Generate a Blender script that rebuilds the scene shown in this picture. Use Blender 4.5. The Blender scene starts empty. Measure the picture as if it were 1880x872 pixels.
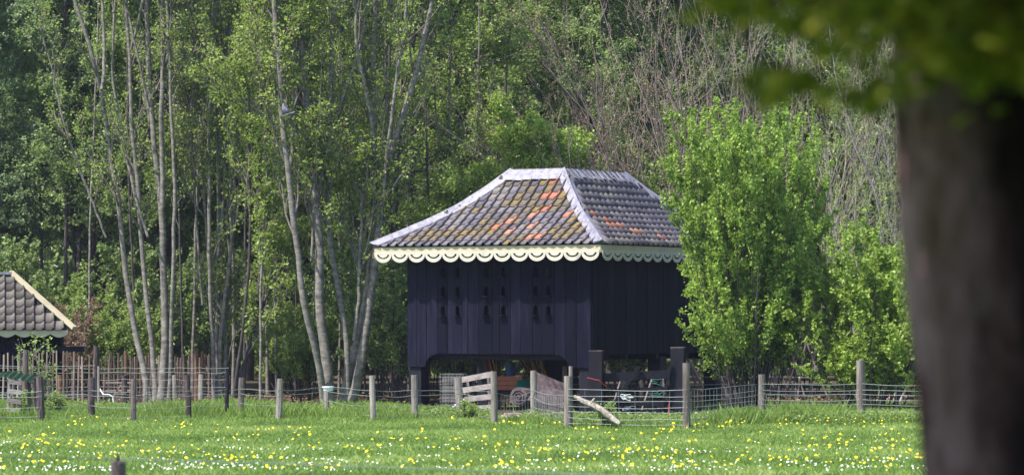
import bpy, bmesh, math, random
import numpy as np
from mathutils import Vector, Matrix, noise
from mathutils.geometry import tessellate_polygon

# ------------------------------------------------------------------ camera, world, sun, exposure
SC = bpy.context.scene
C = SC.collection
F, HZ, EYE = 6336.0, 593.0, 1.9          # focal length in photo pixels, horizon row, eye height
cam_d = bpy.data.cameras.new('camera'); cam = bpy.data.objects.new('camera', cam_d); C.objects.link(cam)
cam.location = (0, 0, EYE); cam.rotation_euler = (math.pi/2, 0, 0)
cam_d.sensor_width = 36; cam_d.lens = F/1880*36; cam_d.shift_y = (HZ-436)/1880
cam_d.clip_start = 0.1; cam_d.clip_end = 3000
cam_d.dof.use_dof = True; cam_d.dof.focus_distance = 73; cam_d.dof.aperture_fstop = 2.9
SC.camera = cam
SUN_EL, SUN_AZ = math.radians(56), math.radians(-120)   # azimuth clockwise from +Y
sv = Vector((math.sin(SUN_AZ)*math.cos(SUN_EL), math.cos(SUN_AZ)*math.cos(SUN_EL), math.sin(SUN_EL)))
wd = bpy.data.worlds.new('World'); SC.world = wd; wd.use_nodes = True
nt = wd.node_tree; sky = nt.nodes.new('ShaderNodeTexSky'); sky.sky_type = 'NISHITA'; sky.sun_disc = False
sky.sun_elevation = SUN_EL; sky.sun_rotation = SUN_AZ
nt.links.new(sky.outputs[0], nt.nodes['Background'].inputs[0]); nt.nodes['Background'].inputs[1].default_value = 0.15
sl = bpy.data.lights.new('sun', 'SUN'); sl.energy = 4.8; sl.angle = math.radians(0.5); sl.color = (1, .955, .87)
so = bpy.data.objects.new('sun', sl); C.objects.link(so); so.location = (-30, 0, 40)
so.rotation_euler = sv.to_track_quat('Z', 'Y').to_euler()
SC.view_settings.view_transform = 'Standard'; SC.view_settings.look = 'None'
SC.view_settings.gamma = 1; SC.view_settings.exposure = 1.0
SC.render.engine = 'CYCLES'; SC.cycles.max_bounces = 6; SC.cycles.transparent_max_bounces = 8

# ------------------------------------------------------------------ helpers
def P(px, py, Y): return Vector(((px-940)/F*Y, Y, EYE-(py-HZ)/F*Y))
def GX(px, Y): return (px-940)/F*Y
def tag(o, label=None, cat=None, group=None, kind=None):
    if label: o['label'] = label
    if cat: o['category'] = cat
    if group: o['group'] = group
    if kind: o['kind'] = kind
    return o
def link(name, me, mat=None, parent=None):
    o = bpy.data.objects.new(name, me); C.objects.link(o)
    if mat and not me.materials: me.materials.append(mat)
    if parent: o.parent = parent
    return o
def empty(name, loc=(0,0,0), rz=0, label=None, cat=None, group=None):
    o = bpy.data.objects.new(name, None); C.objects.link(o); o.location = loc; o.rotation_euler = (0,0,rz)
    o.empty_display_size = .2
    return tag(o, label, cat, group)
def copy_tree(o, parent=None):
    c = o.copy(); C.objects.link(c); c.parent = parent
    for ch in list(o.children): copy_tree(ch, c)
    return c
class MB:
    def __init__(s): s.v = []; s.f = []
    def add(s, vs, fs):
        n = len(s.v); s.v += [tuple(v) for v in vs]; s.f += [tuple(i+n for i in f) for f in fs]; return s
    def box(s, c, d, rz=0, M=None, jit=0):
        hx, hy, hz = d[0]/2, d[1]/2, d[2]/2
        vs = [Vector((x*hx, y*hy, z*hz)) for z in (-1,1) for x, y in ((-1,-1),(1,-1),(1,1),(-1,1))]
        if jit: vs = [v + Vector((random.uniform(-jit,jit) for _ in range(3))) for v in vs]
        R = M or Matrix.Rotation(rz, 3, 'Z')
        vs = [R @ v + Vector(c) for v in vs]
        return s.add(vs, [(0,3,2,1),(4,5,6,7),(0,1,5,4),(1,2,6,5),(2,3,7,6),(3,0,4,7)])
    def tube(s, pts, rad, k=8, caps=True, rough=0):
        pts = [Vector(p) for p in pts]; n = len(pts)
        if not hasattr(rad, '__len__'): rad = [rad]*n
        vs = []; 
        for i in range(n):
            t = (pts[min(i+1,n-1)]-pts[max(i-1,0)]).normalized()
            a = t.cross(Vector((0,1,0.01)) if abs(t.y) < .9 else Vector((1,0,0))).normalized(); b = t.cross(a)
            for j in range(k):
                an = j*2*math.pi/k; r = rad[i]*(1+(random.uniform(-rough,rough) if rough else 0))
                vs.append(pts[i]+a*math.cos(an)*r+b*math.sin(an)*r)
        fs = [(i*k+j, i*k+(j+1)%k, (i+1)*k+(j+1)%k, (i+1)*k+j) for i in range(n-1) for j in range(k)]
        if caps: fs += [tuple(range(k))[::-1], tuple(range((n-1)*k, n*k))]
        return s.add(vs, fs)
    def beam(s, a, b, w, h):          # squared bar from a to b, w across, h high
        a = Vector(a); b = Vector(b); t = (b-a); L = t.length; t.normalize()
        up = Vector((0,0,1)) if abs(t.z) < .95 else Vector((0,1,0))
        x = t.cross(up).normalized(); z = x.cross(t)
        M = Matrix((x, t, z)).transposed()
        return s.box((a+b)/2, (w, L, h), M=M)
    def prism(s, outer, holes, fn, thick):   # outline in 2-D with holes, fn(a, b, depth) -> 3-D
        loops = [[Vector((a, b, 0)) for a, b in l] for l in [outer]+holes]
        tris = tessellate_polygon(loops); flat = [p for l in loops for p in l]; n = len(flat)
        vs = [fn(p.x, p.y, 0) for p in flat] + [fn(p.x, p.y, thick) for p in flat]
        fs = [tuple(t) for t in tris] + [tuple(i+n for i in t[::-1]) for t in tris]
        o = 0
        for l in loops:
            m = len(l); fs += [(o+i, o+(i+1)%m, o+n+(i+1)%m, o+n+i) for i in range(m)]; o += m
        return s.add(vs, fs)
    def mesh(s, name, mat=None, smooth=False, recalc=False):
        me = bpy.data.meshes.new(name); me.from_pydata(s.v, [], s.f)
        if recalc:
            bm = bmesh.new(); bm.from_mesh(me); bmesh.ops.recalc_face_normals(bm, faces=bm.faces); bm.to_mesh(me); bm.free()
        if smooth: me.polygons.foreach_set('use_smooth', [True]*len(me.polygons))
        if mat: me.materials.append(mat)
        me.update(); return me
    def obj(s, name, mat, parent=None, **k): return link(name, s.mesh(name, mat, **k), None, parent)

def np_mesh(name, V, Q, mat, smooth=False, tint=None):
    me = bpy.data.meshes.new(name); nv = len(V); nq, k = Q.shape
    me.vertices.add(nv); me.vertices.foreach_set('co', np.asarray(V, np.float32).ravel())
    me.loops.add(nq*k); me.loops.foreach_set('vertex_index', Q.astype(np.int32).ravel())
    me.polygons.add(nq); me.polygons.foreach_set('loop_start', np.arange(0, nq*k, k, dtype=np.int32))
    me.polygons.foreach_set('loop_total', np.full(nq, k, np.int32))
    me.polygons.foreach_set('use_smooth', np.full(nq, smooth))
    if tint is not None:
        at = me.attributes.new('tint', 'FLOAT', 'FACE'); at.data.foreach_set('value', np.asarray(tint, np.float32))
    me.materials.append(mat); me.update(calc_edges=True); return me

# ------------------------------------------------------------------ materials
def mat_new(name):
    m = bpy.data.materials.new(name); m.use_nodes = True; n = m.node_tree
    return m, n, n.nodes['Principled BSDF'], n.nodes.new, n.links.new
def ramp(n, src, stops):
    r = n.nodes.new('ShaderNodeValToRGB'); e = r.color_ramp.elements
    while len(e) < len(stops): e.new(.5)
    for i, (p, c) in enumerate(stops): e[i].position = p; e[i].color = (*c, 1)
    n.links.new(src, r.inputs[0]); return r.outputs[0]
def noise_tex(n, scale, detail=4, rough=.6, vec=None, stretch=None, coord='Object'):
    t = n.nodes.new('ShaderNodeTexNoise'); t.inputs['Scale'].default_value = scale
    t.inputs['Detail'].default_value = detail; t.inputs['Roughness'].default_value = rough
    tc = n.nodes.new('ShaderNodeTexCoord'); src = tc.outputs[coord]
    if stretch:
        mp = n.nodes.new('ShaderNodeMapping'); mp.inputs['Scale'].default_value = stretch
        n.links.new(src, mp.inputs[0]); src = mp.outputs[0]
    n.links.new(vec or src, t.inputs['Vector']); return t.outputs['Fac']
def surf(name, stops, scale=6, stretch=None, rough=.75, bump=.3, bscale=30, spec=.3, rand=0, coord='Object'):
    m, n, b, N, L = mat_new(name)
    f = noise_tex(n, scale, 6, .65, stretch=stretch, coord=coord)
    if rand:
        oi = N('ShaderNodeObjectInfo'); ma = N('ShaderNodeMath'); ma.operation = 'MULTIPLY_ADD'
        L(oi.outputs['Random'], ma.inputs[0]); ma.inputs[1].default_value = rand; 
        sb = N('ShaderNodeMath'); sb.operation = 'SUBTRACT'; L(f, sb.inputs[0]); sb.inputs[1].default_value = rand/2
        L(sb.outputs[0], ma.inputs[2]); f = ma.outputs[0]
    L(ramp(n, f, stops), b.inputs['Base Color'])
    b.inputs['Roughness'].default_value = rough; b.inputs['Specular IOR Level'].default_value = spec
    if bump:
        bp = N('ShaderNodeBump'); bp.inputs['Strength'].default_value = bump; bp.inputs['Distance'].default_value = .02
        L(noise_tex(n, bscale, 5, .7, stretch=stretch, coord=coord), bp.inputs['Height']); L(bp.outputs[0], b.inputs['Normal'])
    return m
def leafmat(name, stops, trans=.4, rough=.45):
    m, n, b, N, L = mat_new(name)
    at = N('ShaderNodeAttribute'); at.attribute_name = 'tint'
    col = ramp(n, at.outputs['Fac'], stops); L(col, b.inputs['Base Color'])
    b.inputs['Roughness'].default_value = rough; b.inputs['Specular IOR Level'].default_value = .35
    tr = N('ShaderNodeBsdfTranslucent'); mx = N('ShaderNodeMixShader'); mx.inputs[0].default_value = trans
    hs = N('ShaderNodeHueSaturation'); hs.inputs['Value'].default_value = 1.5; hs.inputs['Hue'].default_value = .49; L(col, hs.inputs['Color'])
    L(hs.outputs[0], tr.inputs[0]); L(b.outputs[0], mx.inputs[1]); L(tr.outputs[0], mx.inputs[2])
    L(mx.outputs[0], n.nodes['Material Output'].inputs[0]); return m

M = {}
M['tar'] = surf('black_tarred_board', [(.28,(.001,.0015,.007)),(.5,(.003,.003,.012)),(.62,(.006,.0058,.017)),(.8,(.011,.011,.025))], 5, (2,2,.25), .7, .8, 30, .10, .4)
M['tar_dark'] = surf('black_beam', [(.3,(.004,.004,.009)),(.7,(.012,.011,.019))], 4, (1,1,.3), .7, .4, 25, .2)
M['cream'] = surf('cream_paint', [(.2,(.33,.285,.20)),(.6,(.44,.385,.275)),(.8,(.39,.34,.24))], 3, None, .5, .1, 20, .4)
M['white'] = surf('white_trim_paint', [(.25,(.27,.245,.20)),(.45,(.44,.41,.35)),(.8,(.47,.44,.375))], 5, None, .5, .1, 20, .4)
M['tile'] = surf('slate_grey_tile', [(.15,(.05,.045,.062)),(.4,(.095,.083,.105)),(.6,(.145,.13,.155)),(.72,(.16,.135,.11)),(.85,(.23,.21,.24))], 9, None, .6, .7, 40, .3, .45)
M['tile_moss'] = surf('lichened_tile', [(.2,(.08,.07,.08)),(.42,(.125,.105,.10)),(.58,(.15,.115,.07)),(.72,(.21,.145,.045)),(.82,(.13,.11,.10)),(.95,(.19,.17,.18))], 11, None, .8, .6, 40, .2, .35)
M['tile_red'] = surf('orange_clay_tile', [(.2,(.16,.09,.065)),(.45,(.34,.12,.08)),(.8,(.40,.22,.16))], 9, None, .75, .4, 40, .25, .3)
M['tile_brown'] = surf('brown_grey_tile', [(.2,(.055,.045,.04)),(.45,(.095,.08,.075)),(.7,(.15,.13,.12)),(.85,(.12,.12,.065))], 5, None, .75, .6, 40, .25, .5)
M['lead'] = surf('weathered_lead', [(.2,(.07,.068,.10)),(.42,(.16,.15,.20)),(.62,(.26,.25,.30)),(.8,(.36,.345,.395))], 9, None, .5, .5, 14, .5)
M['post'] = surf('weathered_post', [(.25,(.09,.072,.066)),(.5,(.19,.165,.15)),(.75,(.31,.275,.25))], 9, (1,1,.18), .85, .8, 40, .15, .3)
M['stake'] = surf('dark_rough_stake', [(.25,(.035,.025,.03)),(.5,(.09,.068,.072)),(.75,(.17,.14,.14))], 10, (1,1,.2), .9, .9, 35, .15, .3)
M['redpost'] = surf('reddish_split_post', [(.2,(.09,.055,.04)),(.5,(.20,.11,.07)),(.8,(.30,.19,.13))], 9, (1,1,.18), .85, .8, 40, .15, .3)
M['pale'] = surf('chestnut_pale', [(.2,(.10,.07,.06)),(.5,(.19,.135,.12)),(.8,(.32,.25,.22))], 9, (1,1,.1), .85, .6, 40, .15, .6)
M['greyboard'] = surf('grey_old_board', [(.25,(.14,.115,.115)),(.5,(.27,.235,.23)),(.8,(.40,.36,.35))], 8, (.3,1,1), .85, .8, 30, .15, .3)
M['log'] = surf('bleached_log', [(.35,(.08,.065,.055)),(.47,(.25,.215,.18)),(.6,(.38,.34,.30)),(.75,(.46,.42,.38))], 12, None, .8, .7, 30, .15)
M['wire'] = surf('galvanised_wire', [(.3,(.18,.20,.20)),(.7,(.28,.31,.30))], 3, None, .4, 0, 10, .5)
M['bark'] = surf('grey_smooth_bark', [(.25,(.06,.052,.05)),(.42,(.13,.115,.105)),(.58,(.22,.20,.18)),(.8,(.33,.30,.27))], 5, (1,1,2.2), .85, .8, 22, .15)
M['branch'] = surf('thin_branch_bark', [(.3,(.07,.06,.055)),(.7,(.20,.175,.155))], 5, None, .9, 0, 25, .1)
M['bark_dark'] = surf('dark_bark', [(.3,(.035,.03,.035)),(.7,(.10,.085,.085))], 6, (1,1,.5), .9, .7, 25, .1)
M['bark_bg'] = surf('woodland_bark', [(.3,(.055,.045,.048)),(.7,(.14,.12,.115))], 6, (1,1,.5), .9, .4, 25, .1)
M['bark_near'] = surf('rough_shaded_bark', [(.3,(.022,.014,.014)),(.45,(.06,.041,.042)),(.56,(.115,.082,.085)),(.7,(.20,.155,.17))], 5, (1,1,.7), .9, 1, 18, .1)
M['twig'] = surf('pinkish_brown_twig', [(.3,(.13,.10,.10)),(.7,(.30,.24,.225))], 3, None, .75, 0, 10, .2)
M['twig_grey'] = surf('pale_grey_twig', [(.3,(.14,.125,.12)),(.7,(.34,.30,.29))], 3, None, .75, 0, 10, .2)
G = lambda a, b, c, d: [(0, a), (.4, b), (.75, c), (1, d)]
M['lf_back'] = leafmat('back_wood_leaf', G((0.105, 0.15, 0.075),(0.18, 0.255, 0.09),(0.27, 0.36, 0.1),(0.37, 0.45, 0.13)))
M['lf_cool'] = leafmat('cool_dark_leaf', G((0.095, 0.145, 0.085),(0.16, 0.235, 0.11),(0.235, 0.32, 0.13),(0.33, 0.41, 0.17)), .35)
M['lf_mid'] = leafmat('mid_green_leaf', G((0.12, 0.17, 0.055),(0.195, 0.28, 0.07),(0.28, 0.38, 0.085),(0.38, 0.46, 0.12)))
M['lf_young'] = leafmat('young_maple_leaf', G((0.11, 0.165, 0.045),(0.18, 0.26, 0.055),(0.27, 0.36, 0.07),(0.34, 0.32, 0.11)), .45)
M['lf_bush'] = leafmat('hazel_leaf', G((0.085, 0.14, 0.03),(0.18, 0.28, 0.045),(0.29, 0.41, 0.065),(0.38, 0.49, 0.11)), .42)
M['lf_pale'] = leafmat('pale_bush_leaf', G((0.12, 0.18, 0.035),(0.22, 0.32, 0.055),(0.32, 0.43, 0.08),(0.42, 0.52, 0.13)), .42)
M['lf_near'] = leafmat('near_tree_leaf', G((.045,.08,.01),(.11,.15,.02),(.25,.28,.035),(.42,.40,.07)), .5)
M['lf_brown'] = leafmat('withered_leaf', G((.12,.08,.05),(.22,.14,.09),(.32,.21,.14),(.14,.18,.05)), .3)
M['grass'] = leafmat('meadow_grass_blade', G((.10,.165,.035),(.185,.275,.055),(.275,.37,.09),(.45,.48,.18)), .4, .5)
M['yellow'] = surf('dandelion_yellow', [(.3,(.80,.58,.01)),(.7,(.85,.68,.02))], 30, None, .7, 0)
M['daisy'] = surf('daisy_white', [(.3,(.75,.75,.72)),(.7,(.85,.85,.82))], 30, None, .7, 0)
M['blue'] = surf('blue_plastic', [(.3,(.01,.03,.13)),(.7,(.015,.045,.18))], 5, None, .4, 0)
M['crate'] = surf('red_brown_crate', [(.3,(.22,.07,.04)),(.7,(.36,.13,.07))], 8, None, .8, .3)
M['red'] = surf('red_paint', [(.3,(.30,.03,.04)),(.7,(.42,.07,.07))], 8, None, .6, 0)
M['orange'] = surf('orange_paint', [(.3,(.55,.22,.04)),(.7,(.65,.30,.05))], 8, None, .6, 0)
M['maroon'] = surf('maroon_pole', [(.3,(.10,.02,.03)),(.7,(.2,.05,.06))], 8, None, .7, 0)
M['teal'] = surf('teal_tarp', [(.3,(.01,.12,.10)),(.7,(.02,.2,.16))], 6, None, .6, .3)
M['greenrope'] = surf('green_rope', [(.3,(.015,.07,.05)),(.7,(.05,.17,.12))], 30, None, .7, 0)
M['greensheet'] = surf('dark_green_sheet', [(.3,(.008,.03,.014)),(.7,(.02,.055,.028))], 5, None, .5, .1)
M['plastic'] = surf('white_plastic', [(.3,(.6,.64,.68)),(.7,(.75,.78,.8))], 5, None, .4, 0)
M['hay'] = surf('straw_roll', [(.3,(.09,.065,.045)),(.7,(.22,.17,.12))], 30, None, .9, .8)
M['bird'] = surf('grey_mauve_feather', [(.3,(.12,.115,.18)),(.7,(.22,.21,.29))], 20, None, .8, .2)
M['bird_dark'] = surf('dark_wing_feather', [(.3,(.06,.055,.09)),(.7,(.14,.13,.19))], 20, None, .8, .2)
M['rubble'] = surf('pink_rubble', [(.3,(.30,.22,.18)),(.7,(.52,.42,.36))], 20, None, .9, .5)
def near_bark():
    m, n, b, N, L = mat_new('mottled_bark_shaded_side'); tc = N('ShaderNodeTexCoord'); sp = N('ShaderNodeSeparateXYZ'); L(tc.outputs['Object'], sp.inputs[0])
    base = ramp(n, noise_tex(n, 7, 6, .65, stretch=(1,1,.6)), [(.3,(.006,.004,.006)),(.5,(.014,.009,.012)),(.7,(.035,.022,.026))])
    lit_tone = ramp(n, noise_tex(n, 3.2, 6, .7, stretch=(1,1,.5)), [(.36,(.035,.016,.018)),(.46,(.12,.062,.068)),(.53,(.30,.19,.22)),(.64,(.14,.085,.06))])
    a = N('ShaderNodeMath'); a.operation = 'MULTIPLY_ADD'; L(noise_tex(n, 2.2, 5, .7, stretch=(1,1,.35)), a.inputs[0]); a.inputs[1].default_value = .42; L(sp.outputs['X'], a.inputs[2])  # trunk's shaded right side painted into the bark colour along X, broken by noise
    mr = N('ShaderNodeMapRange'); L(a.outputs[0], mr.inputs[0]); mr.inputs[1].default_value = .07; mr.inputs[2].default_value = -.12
    mx = N('ShaderNodeMix'); mx.data_type = 'RGBA'; L(mr.outputs[0], mx.inputs[0]); L(base, mx.inputs[6]); L(lit_tone, mx.inputs[7]); L(mx.outputs[2], b.inputs['Base Color'])
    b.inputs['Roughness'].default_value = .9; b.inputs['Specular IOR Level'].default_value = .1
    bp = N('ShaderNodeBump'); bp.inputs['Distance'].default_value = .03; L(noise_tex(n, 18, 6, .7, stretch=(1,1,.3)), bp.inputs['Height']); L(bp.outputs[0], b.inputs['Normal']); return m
def ground_mat():
    m, n, b, N, L = mat_new('meadow_soil')
    tc = N('ShaderNodeTexCoord'); sp = N('ShaderNodeSeparateXYZ'); L(tc.outputs['Object'], sp.inputs[0])
    g = ramp(n, noise_tex(n, 1.2, 8, .7), [(.3,(.035,.09,.014)),(.5,(.06,.15,.02)),(.7,(.10,.20,.03))])
    w = ramp(n, noise_tex(n, 3, 8, .7), [(.3,(.035,.03,.022)),(.55,(.09,.07,.05)),(.75,(.06,.09,.025))])
    ad = N('ShaderNodeMath'); ad.operation = 'MULTIPLY_ADD'; L(noise_tex(n, .5, 3, .5), ad.inputs[0]); ad.inputs[1].default_value = 5; L(sp.outputs['Y'], ad.inputs[2])
    mr = N('ShaderNodeMapRange'); L(ad.outputs[0], mr.inputs[0]); mr.inputs[1].default_value = 80; mr.inputs[2].default_value = 83
    mx = N('ShaderNodeMix'); mx.data_type = 'RGBA'; L(mr.outputs[0], mx.inputs[0]); L(g, mx.inputs[6]); L(w, mx.inputs[7])
    L(mx.outputs[2], b.inputs['Base Color']); b.inputs['Roughness'].default_value = .95; b.inputs['Specular IOR Level'].default_value = .1
    bp = N('ShaderNodeBump'); bp.inputs['Distance'].default_value = .05; L(noise_tex(n, 14, 6, .7), bp.inputs['Height']); L(bp.outputs[0], b.inputs['Normal'])
    return m

# ------------------------------------------------------------------ ground
mb = MB(); nx, ny = 60, 80
xs = [(-1+2*i/nx) for i in range(nx+1)]; xs = [math.copysign(abs(x)**2.2*230, x) for x in xs]
ys = [-40+160*i/ny for i in range(ny+1)] + [180, 300]
vs = [(x, y, 0.02*noise.noise(Vector((x*.3, y*.3, 0))) if abs(x) < 60 and y < 160 else 0) for y in ys for x in xs]
w = len(xs); mb.add(vs, [(j*w+i, j*w+i+1, (j+1)*w+i+1, (j+1)*w+i) for j in range(len(ys)-1) for i in range(w-1)])
tag(mb.obj('meadow_ground', ground_mat(), smooth=True), kind='structure')

m = MB(); pp = []
for i in range(40):
    a = i*math.pi/20; rr = 1+.10*noise.noise(Vector((math.cos(a)*2, math.sin(a)*2, 4))); x, y = 3.7*rr*math.cos(a), 4.0*rr*math.sin(a); pp.append((x*math.cos(-.55)-y*math.sin(-.55)+1.75, x*math.sin(-.55)+y*math.cos(-.55)+74.1, .028))
m.add([(1.75,74.1,.028)]+pp, [(0, 1+i, 1+(i+1)%40) for i in range(40)])
tag(m.obj('trodden_soil', surf('dark_trodden_soil', [(.3,(.018,.014,.012)),(.5,(.05,.04,.032)),(.7,(.10,.08,.06))], 3, None, .95, .8, 12, .1)), kind='structure')
# ------------------------------------------------------------------ granary on legs
TH = math.radians(31.4); EW, ES, EZ = 5.72, 7.0, 3.56
gran = empty('granary', (1.864, 72, 0), -TH, 'black boarded granary on legs with pigeon holes and grey pantile hip roof', 'granary')
INS = .55; X0, X1, Y0, Y1 = -EW+INS, -INS, INS, ES-INS
ZT, ZLOW, ZARCH = 3.62, .955, 1.24
def arch(a, a0, a1, rx=.36, rz=.285):
    if a <= a0 or a >= a1: return ZLOW
    d = min(a-a0, a1-a)
    if d >= rx: return ZARCH
    return ZARCH - rz*(1-math.sqrt(max(0, 1-(1-d/rx)**2)))
def board(name, a0, a1, fn, af, holes, off):
    n = 7; bot = [(a0+(a1-a0)*i/n, af(a0+(a1-a0)*i/n)) for i in range(n+1)]
    m = MB(); m.prism(bot+[(a1, ZT),(a0, ZT)], holes, lambda a, b, t: fn(a, b, t+off), .026)
    return m.obj(name, M['tar'], gran, recalc=True)
cx = [65,133,207,285,358,462,508,585,682,735,812,885,968,1034,1120,1197,1273,1372]
seams = [X0] + [X1-(1087-(740+x/3.964))/71.4 for x in cx[1:-1]] + [X1]
hx = [330,433,640,760,990,1080]; hz = [150,292,432]
fa = lambda a: arch(a, X0+.46, X1-.55)
def hole(c, z, w=.052, h=.105):
    return [(c-w, z-h), (c+w, z-h), (c+w, z+h*.45)] + [(c+w*math.cos(t), z+h*.45+w*1.05*math.sin(t)) for t in (math.pi*.25, math.pi*.5, math.pi*.75)] + [(c-w, z+h*.45)]
holes = []
for x in hx:
    for y in hz: holes.append((X1-(1087-(740+x/3.964))/71.4, 1.9-((460+y/3.964)-593)/86.3))
random.seed(4)
for i in range(len(seams)-1):
    a0, a1 = seams[i]+.006, seams[i+1]-.006
    hs = [hole((min(max(h[0], a0+.062), a1-.062)), h[1]) for h in holes if a0 < h[0] < a1]
    board('wall_board', a0, a1, lambda a, b, t: (a, Y0-t, b), fa, hs, random.choice([0, .004, .009]))
    for h in holes:
        if a0 < h[0] < a1:
            c = min(max(h[0], a0+.062), a1-.062)
            m = MB(); m.box((c, Y0-.08, h[1]-.118), (.15, .11, .02), jit=.004); m.obj('landing_ledge', M['tar'], gran)
sa = lambda a: arch(a, Y0+.42, Y1-.5)
ns = 25
for i in range(ns):
    a0 = Y0+.002+(Y1-Y0)*i/ns; a1 = Y0+(Y1-Y0)*(i+1)/ns-.007
    board('wall_board', a0, a1, lambda a, b, t: (X1+t, a, b), sa, [], random.choice([0, .004, .008]))
m = MB(); 
for i in range(20): 
    a = X0+(X1-X0)*i/20; m.box((a+.115, Y1+.012, (ZT+1.1)/2), (.222, .024, ZT-1.1))
m.obj('rear_wall', M['tar'], gran)
m = MB()
for i in range(25):
    a = Y0+(Y1-Y0)*i/25; m.box((X0-.012, a+.118, (ZT+1.1)/2), (.024, .226, ZT-1.1))
m.obj('far_side_wall', M['tar'], gran)
m = MB(); m.box(((X0+X1)/2, (Y0+Y1)/2, 1.30), (X1-X0-.01, Y1-Y0-.01, .05)); m.obj('loft_floor', M['tar_dark'], gran)
for i in range(5):
    m = MB(); y = Y0+.25+(Y1-Y0-.5)*i/4; m.box(((X0+X1)/2, y, 1.19), (X1-X0-.1, .14, .15)); m.obj('floor_beam', M['tar_dark'], gran)
for x, y in ((X0+.17, Y0+.17), (X1-.17, Y0+.17), (X0+.17, Y1-.17), (X1-.17, Y1-.17), (X1-.17, (Y0+Y1)/2+.2), (X0+.17, (Y0+Y1)/2)):
    m = MB(); m.box((x, y, .58), (.3, .3, 1.16+.04), jit=.008); m.obj('leg', M['tar_dark'], gran)
# soffit, fascia, scalloped trim
m = MB()
for (a, b, c, d) in ((-EW+.02, .02, -.02, INS-.03), (-EW+.02, ES-INS+.03, -.02, ES-.02), (-EW+.02, INS-.03, -EW+INS-.03, ES-INS+.03), (-INS+.03, INS-.03, -.02, ES-INS+.03)):
    m.box(((a+c)/2, (b+d)/2, EZ-.07), (c-a, d-b, .03))
m.obj('soffit', M['cream'], gran)
FZ0, FZ1 = EZ-.185, EZ-.02
for nm, c, d in (('fascia', (-EW/2, .03, 0), (EW-.06, .03)), ('fascia', (-.03, ES/2, 0), (.03, ES-.06)), ('fascia', (-EW/2, ES-.03, 0), (EW-.06, .03)), ('fascia', (-EW+.03, ES/2, 0), (.03, ES-.06))):
    m = MB(); m.box((c[0], c[1], (FZ0+FZ1)/2), (d[0], d[1], FZ1-FZ0)); m.obj(nm, M['cream'], gran)
def scallops(L, n, fn, top, r=None, slot=True, depth=.215):
    m = MB(); p = L/n
    for i in range(n):
        c = p*(i+.5); R = p/2; zc = top-.045; h = depth-.045
        arc = [(c+R*math.cos(t)*.995, zc-h*math.sin(t)) for t in [math.pi*k/14 for k in range(15)]]
        outer = [(c+R*.995, top), ] + arc + [(c-R*.995, top)]
        hs = []
        if slot:
            r1, r2 = R*.74, R*.52; a0, a1 = math.radians(4), math.radians(176); hh = h/R
            o1 = [(c+r1*math.cos(a0+(a1-a0)*k/12), zc+.012-r1*hh*.82*math.sin(a0+(a1-a0)*k/12)) for k in range(13)]
            o2 = [(c+r2*math.cos(a1-(a1-a0)*k/12), zc+.012-r2*hh*.82*math.sin(a1-(a1-a0)*k/12)) for k in range(13)]
            hs = [o1+o2]
        m.prism(outer, hs, fn, .02)
    return m
TZ = FZ0+.045
scallops(EW-.1, 13, lambda a, b, t: (-EW+.05+a, .013-t, b), TZ).obj('scalloped_trim', M['white'], gran, recalc=True)
scallops(ES-.1, 16, lambda a, b, t: (-.013+t, .05+a, b), TZ).obj('scalloped_trim', M['white'], gran, recalc=True)
scallops(EW-.1, 13, lambda a, b, t: (-EW+.05+a, ES-.013+t, b), TZ).obj('scalloped_trim', M['white'], gran, recalc=True)
scallops(ES-.1, 16, lambda a, b, t: (-EW+.013-t, .05+a, b), TZ).obj('scalloped_trim', M['white'], gran, recalc=True)
# roof
DIN = 2.195
PR = [(0,0),(.2,.25),(.4,.51),(.6,.81),(.8,1.2),(1,1.64)]
PR = [(d*DIN, z) for d, z in PR]
def prof(d):
    for (d0, z0), (d1, z1) in zip(PR, PR[1:]):
        if d <= d1+1e-6: return z0+(z1-z0)*(d-d0)/(d1-d0)
    return PR[-1][1]
arcs = [0]
for (d0, z0), (d1, z1) in zip(PR, PR[1:]): arcs.append(arcs[-1]+math.hypot(d1-d0, z1-z0))
def at_arc(a):
    for i in range(len(PR)-1):
        if a <= arcs[i+1]+1e-6 or i == len(PR)-2:
            t = (a-arcs[i])/(arcs[i+1]-arcs[i]); d0, z0 = PR[i]; d1, z1 = PR[i+1]; L = arcs[i+1]-arcs[i]
            return d0+(d1-d0)*t, z0+(z1-z0)*t, (d1-d0)/L, (z1-z0)/L
m = MB(); rings = []
for d, z in PR: rings.append([(-EW+d, d, EZ+z-.02), (-d, d, EZ+z-.02), (-d, ES-d, EZ+z-.02), (-EW+d, ES-d, EZ+z-.02)])
vs = [p for r in rings for p in r]; fs = [(i*4+j, i*4+(j+1)%4, (i+1)*4+(j+1)%4, (i+1)*4+j) for i in range(len(PR)-1) for j in range(4)]
k = (len(PR)-1)*4; fs.append((k, k+1, k+2, k+3))
m.add(vs, fs); roof = m.obj('roof', M['tar_dark'], gran)
def tile_mesh(name, w, ln, mat):
    pf = [(-.49,.004),(-.30,-.003),(-.05,-.003),(.15,.004),(.27,.018),(.35,.040),(.42,.056),(.50,.056),(.545,.036),(.56,.004)]
    m = MB(); n = len(pf); yl, yh = -.03, ln
    top_l = [(x*w, yl - .010*math.cos(x*6), z+.030) for x, z in pf]; top_h = [(x*w, yh, z+.004) for x, z in pf]
    bot_l = [(x, y, z-.018) for x, y, z in top_l]; bot_h = [(x, y, z-.018) for x, y, z in top_h]
    m.add(top_l+top_h+bot_l+bot_h, [(i, i+1, n+i+1, n+i) for i in range(n-1)] + [(2*n+i, 2*n+i+1, i+1, i) for i in range(n-1)] + [(0, n, 3*n, 2*n), (n-1, 3*n-1, 4*n-1, 2*n-1)])
    me = m.mesh(name, mat, smooth=False)
    for p in me.polygons[:n-1]: p.use_smooth = True
    return me
TW, TE = .215, .232
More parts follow.
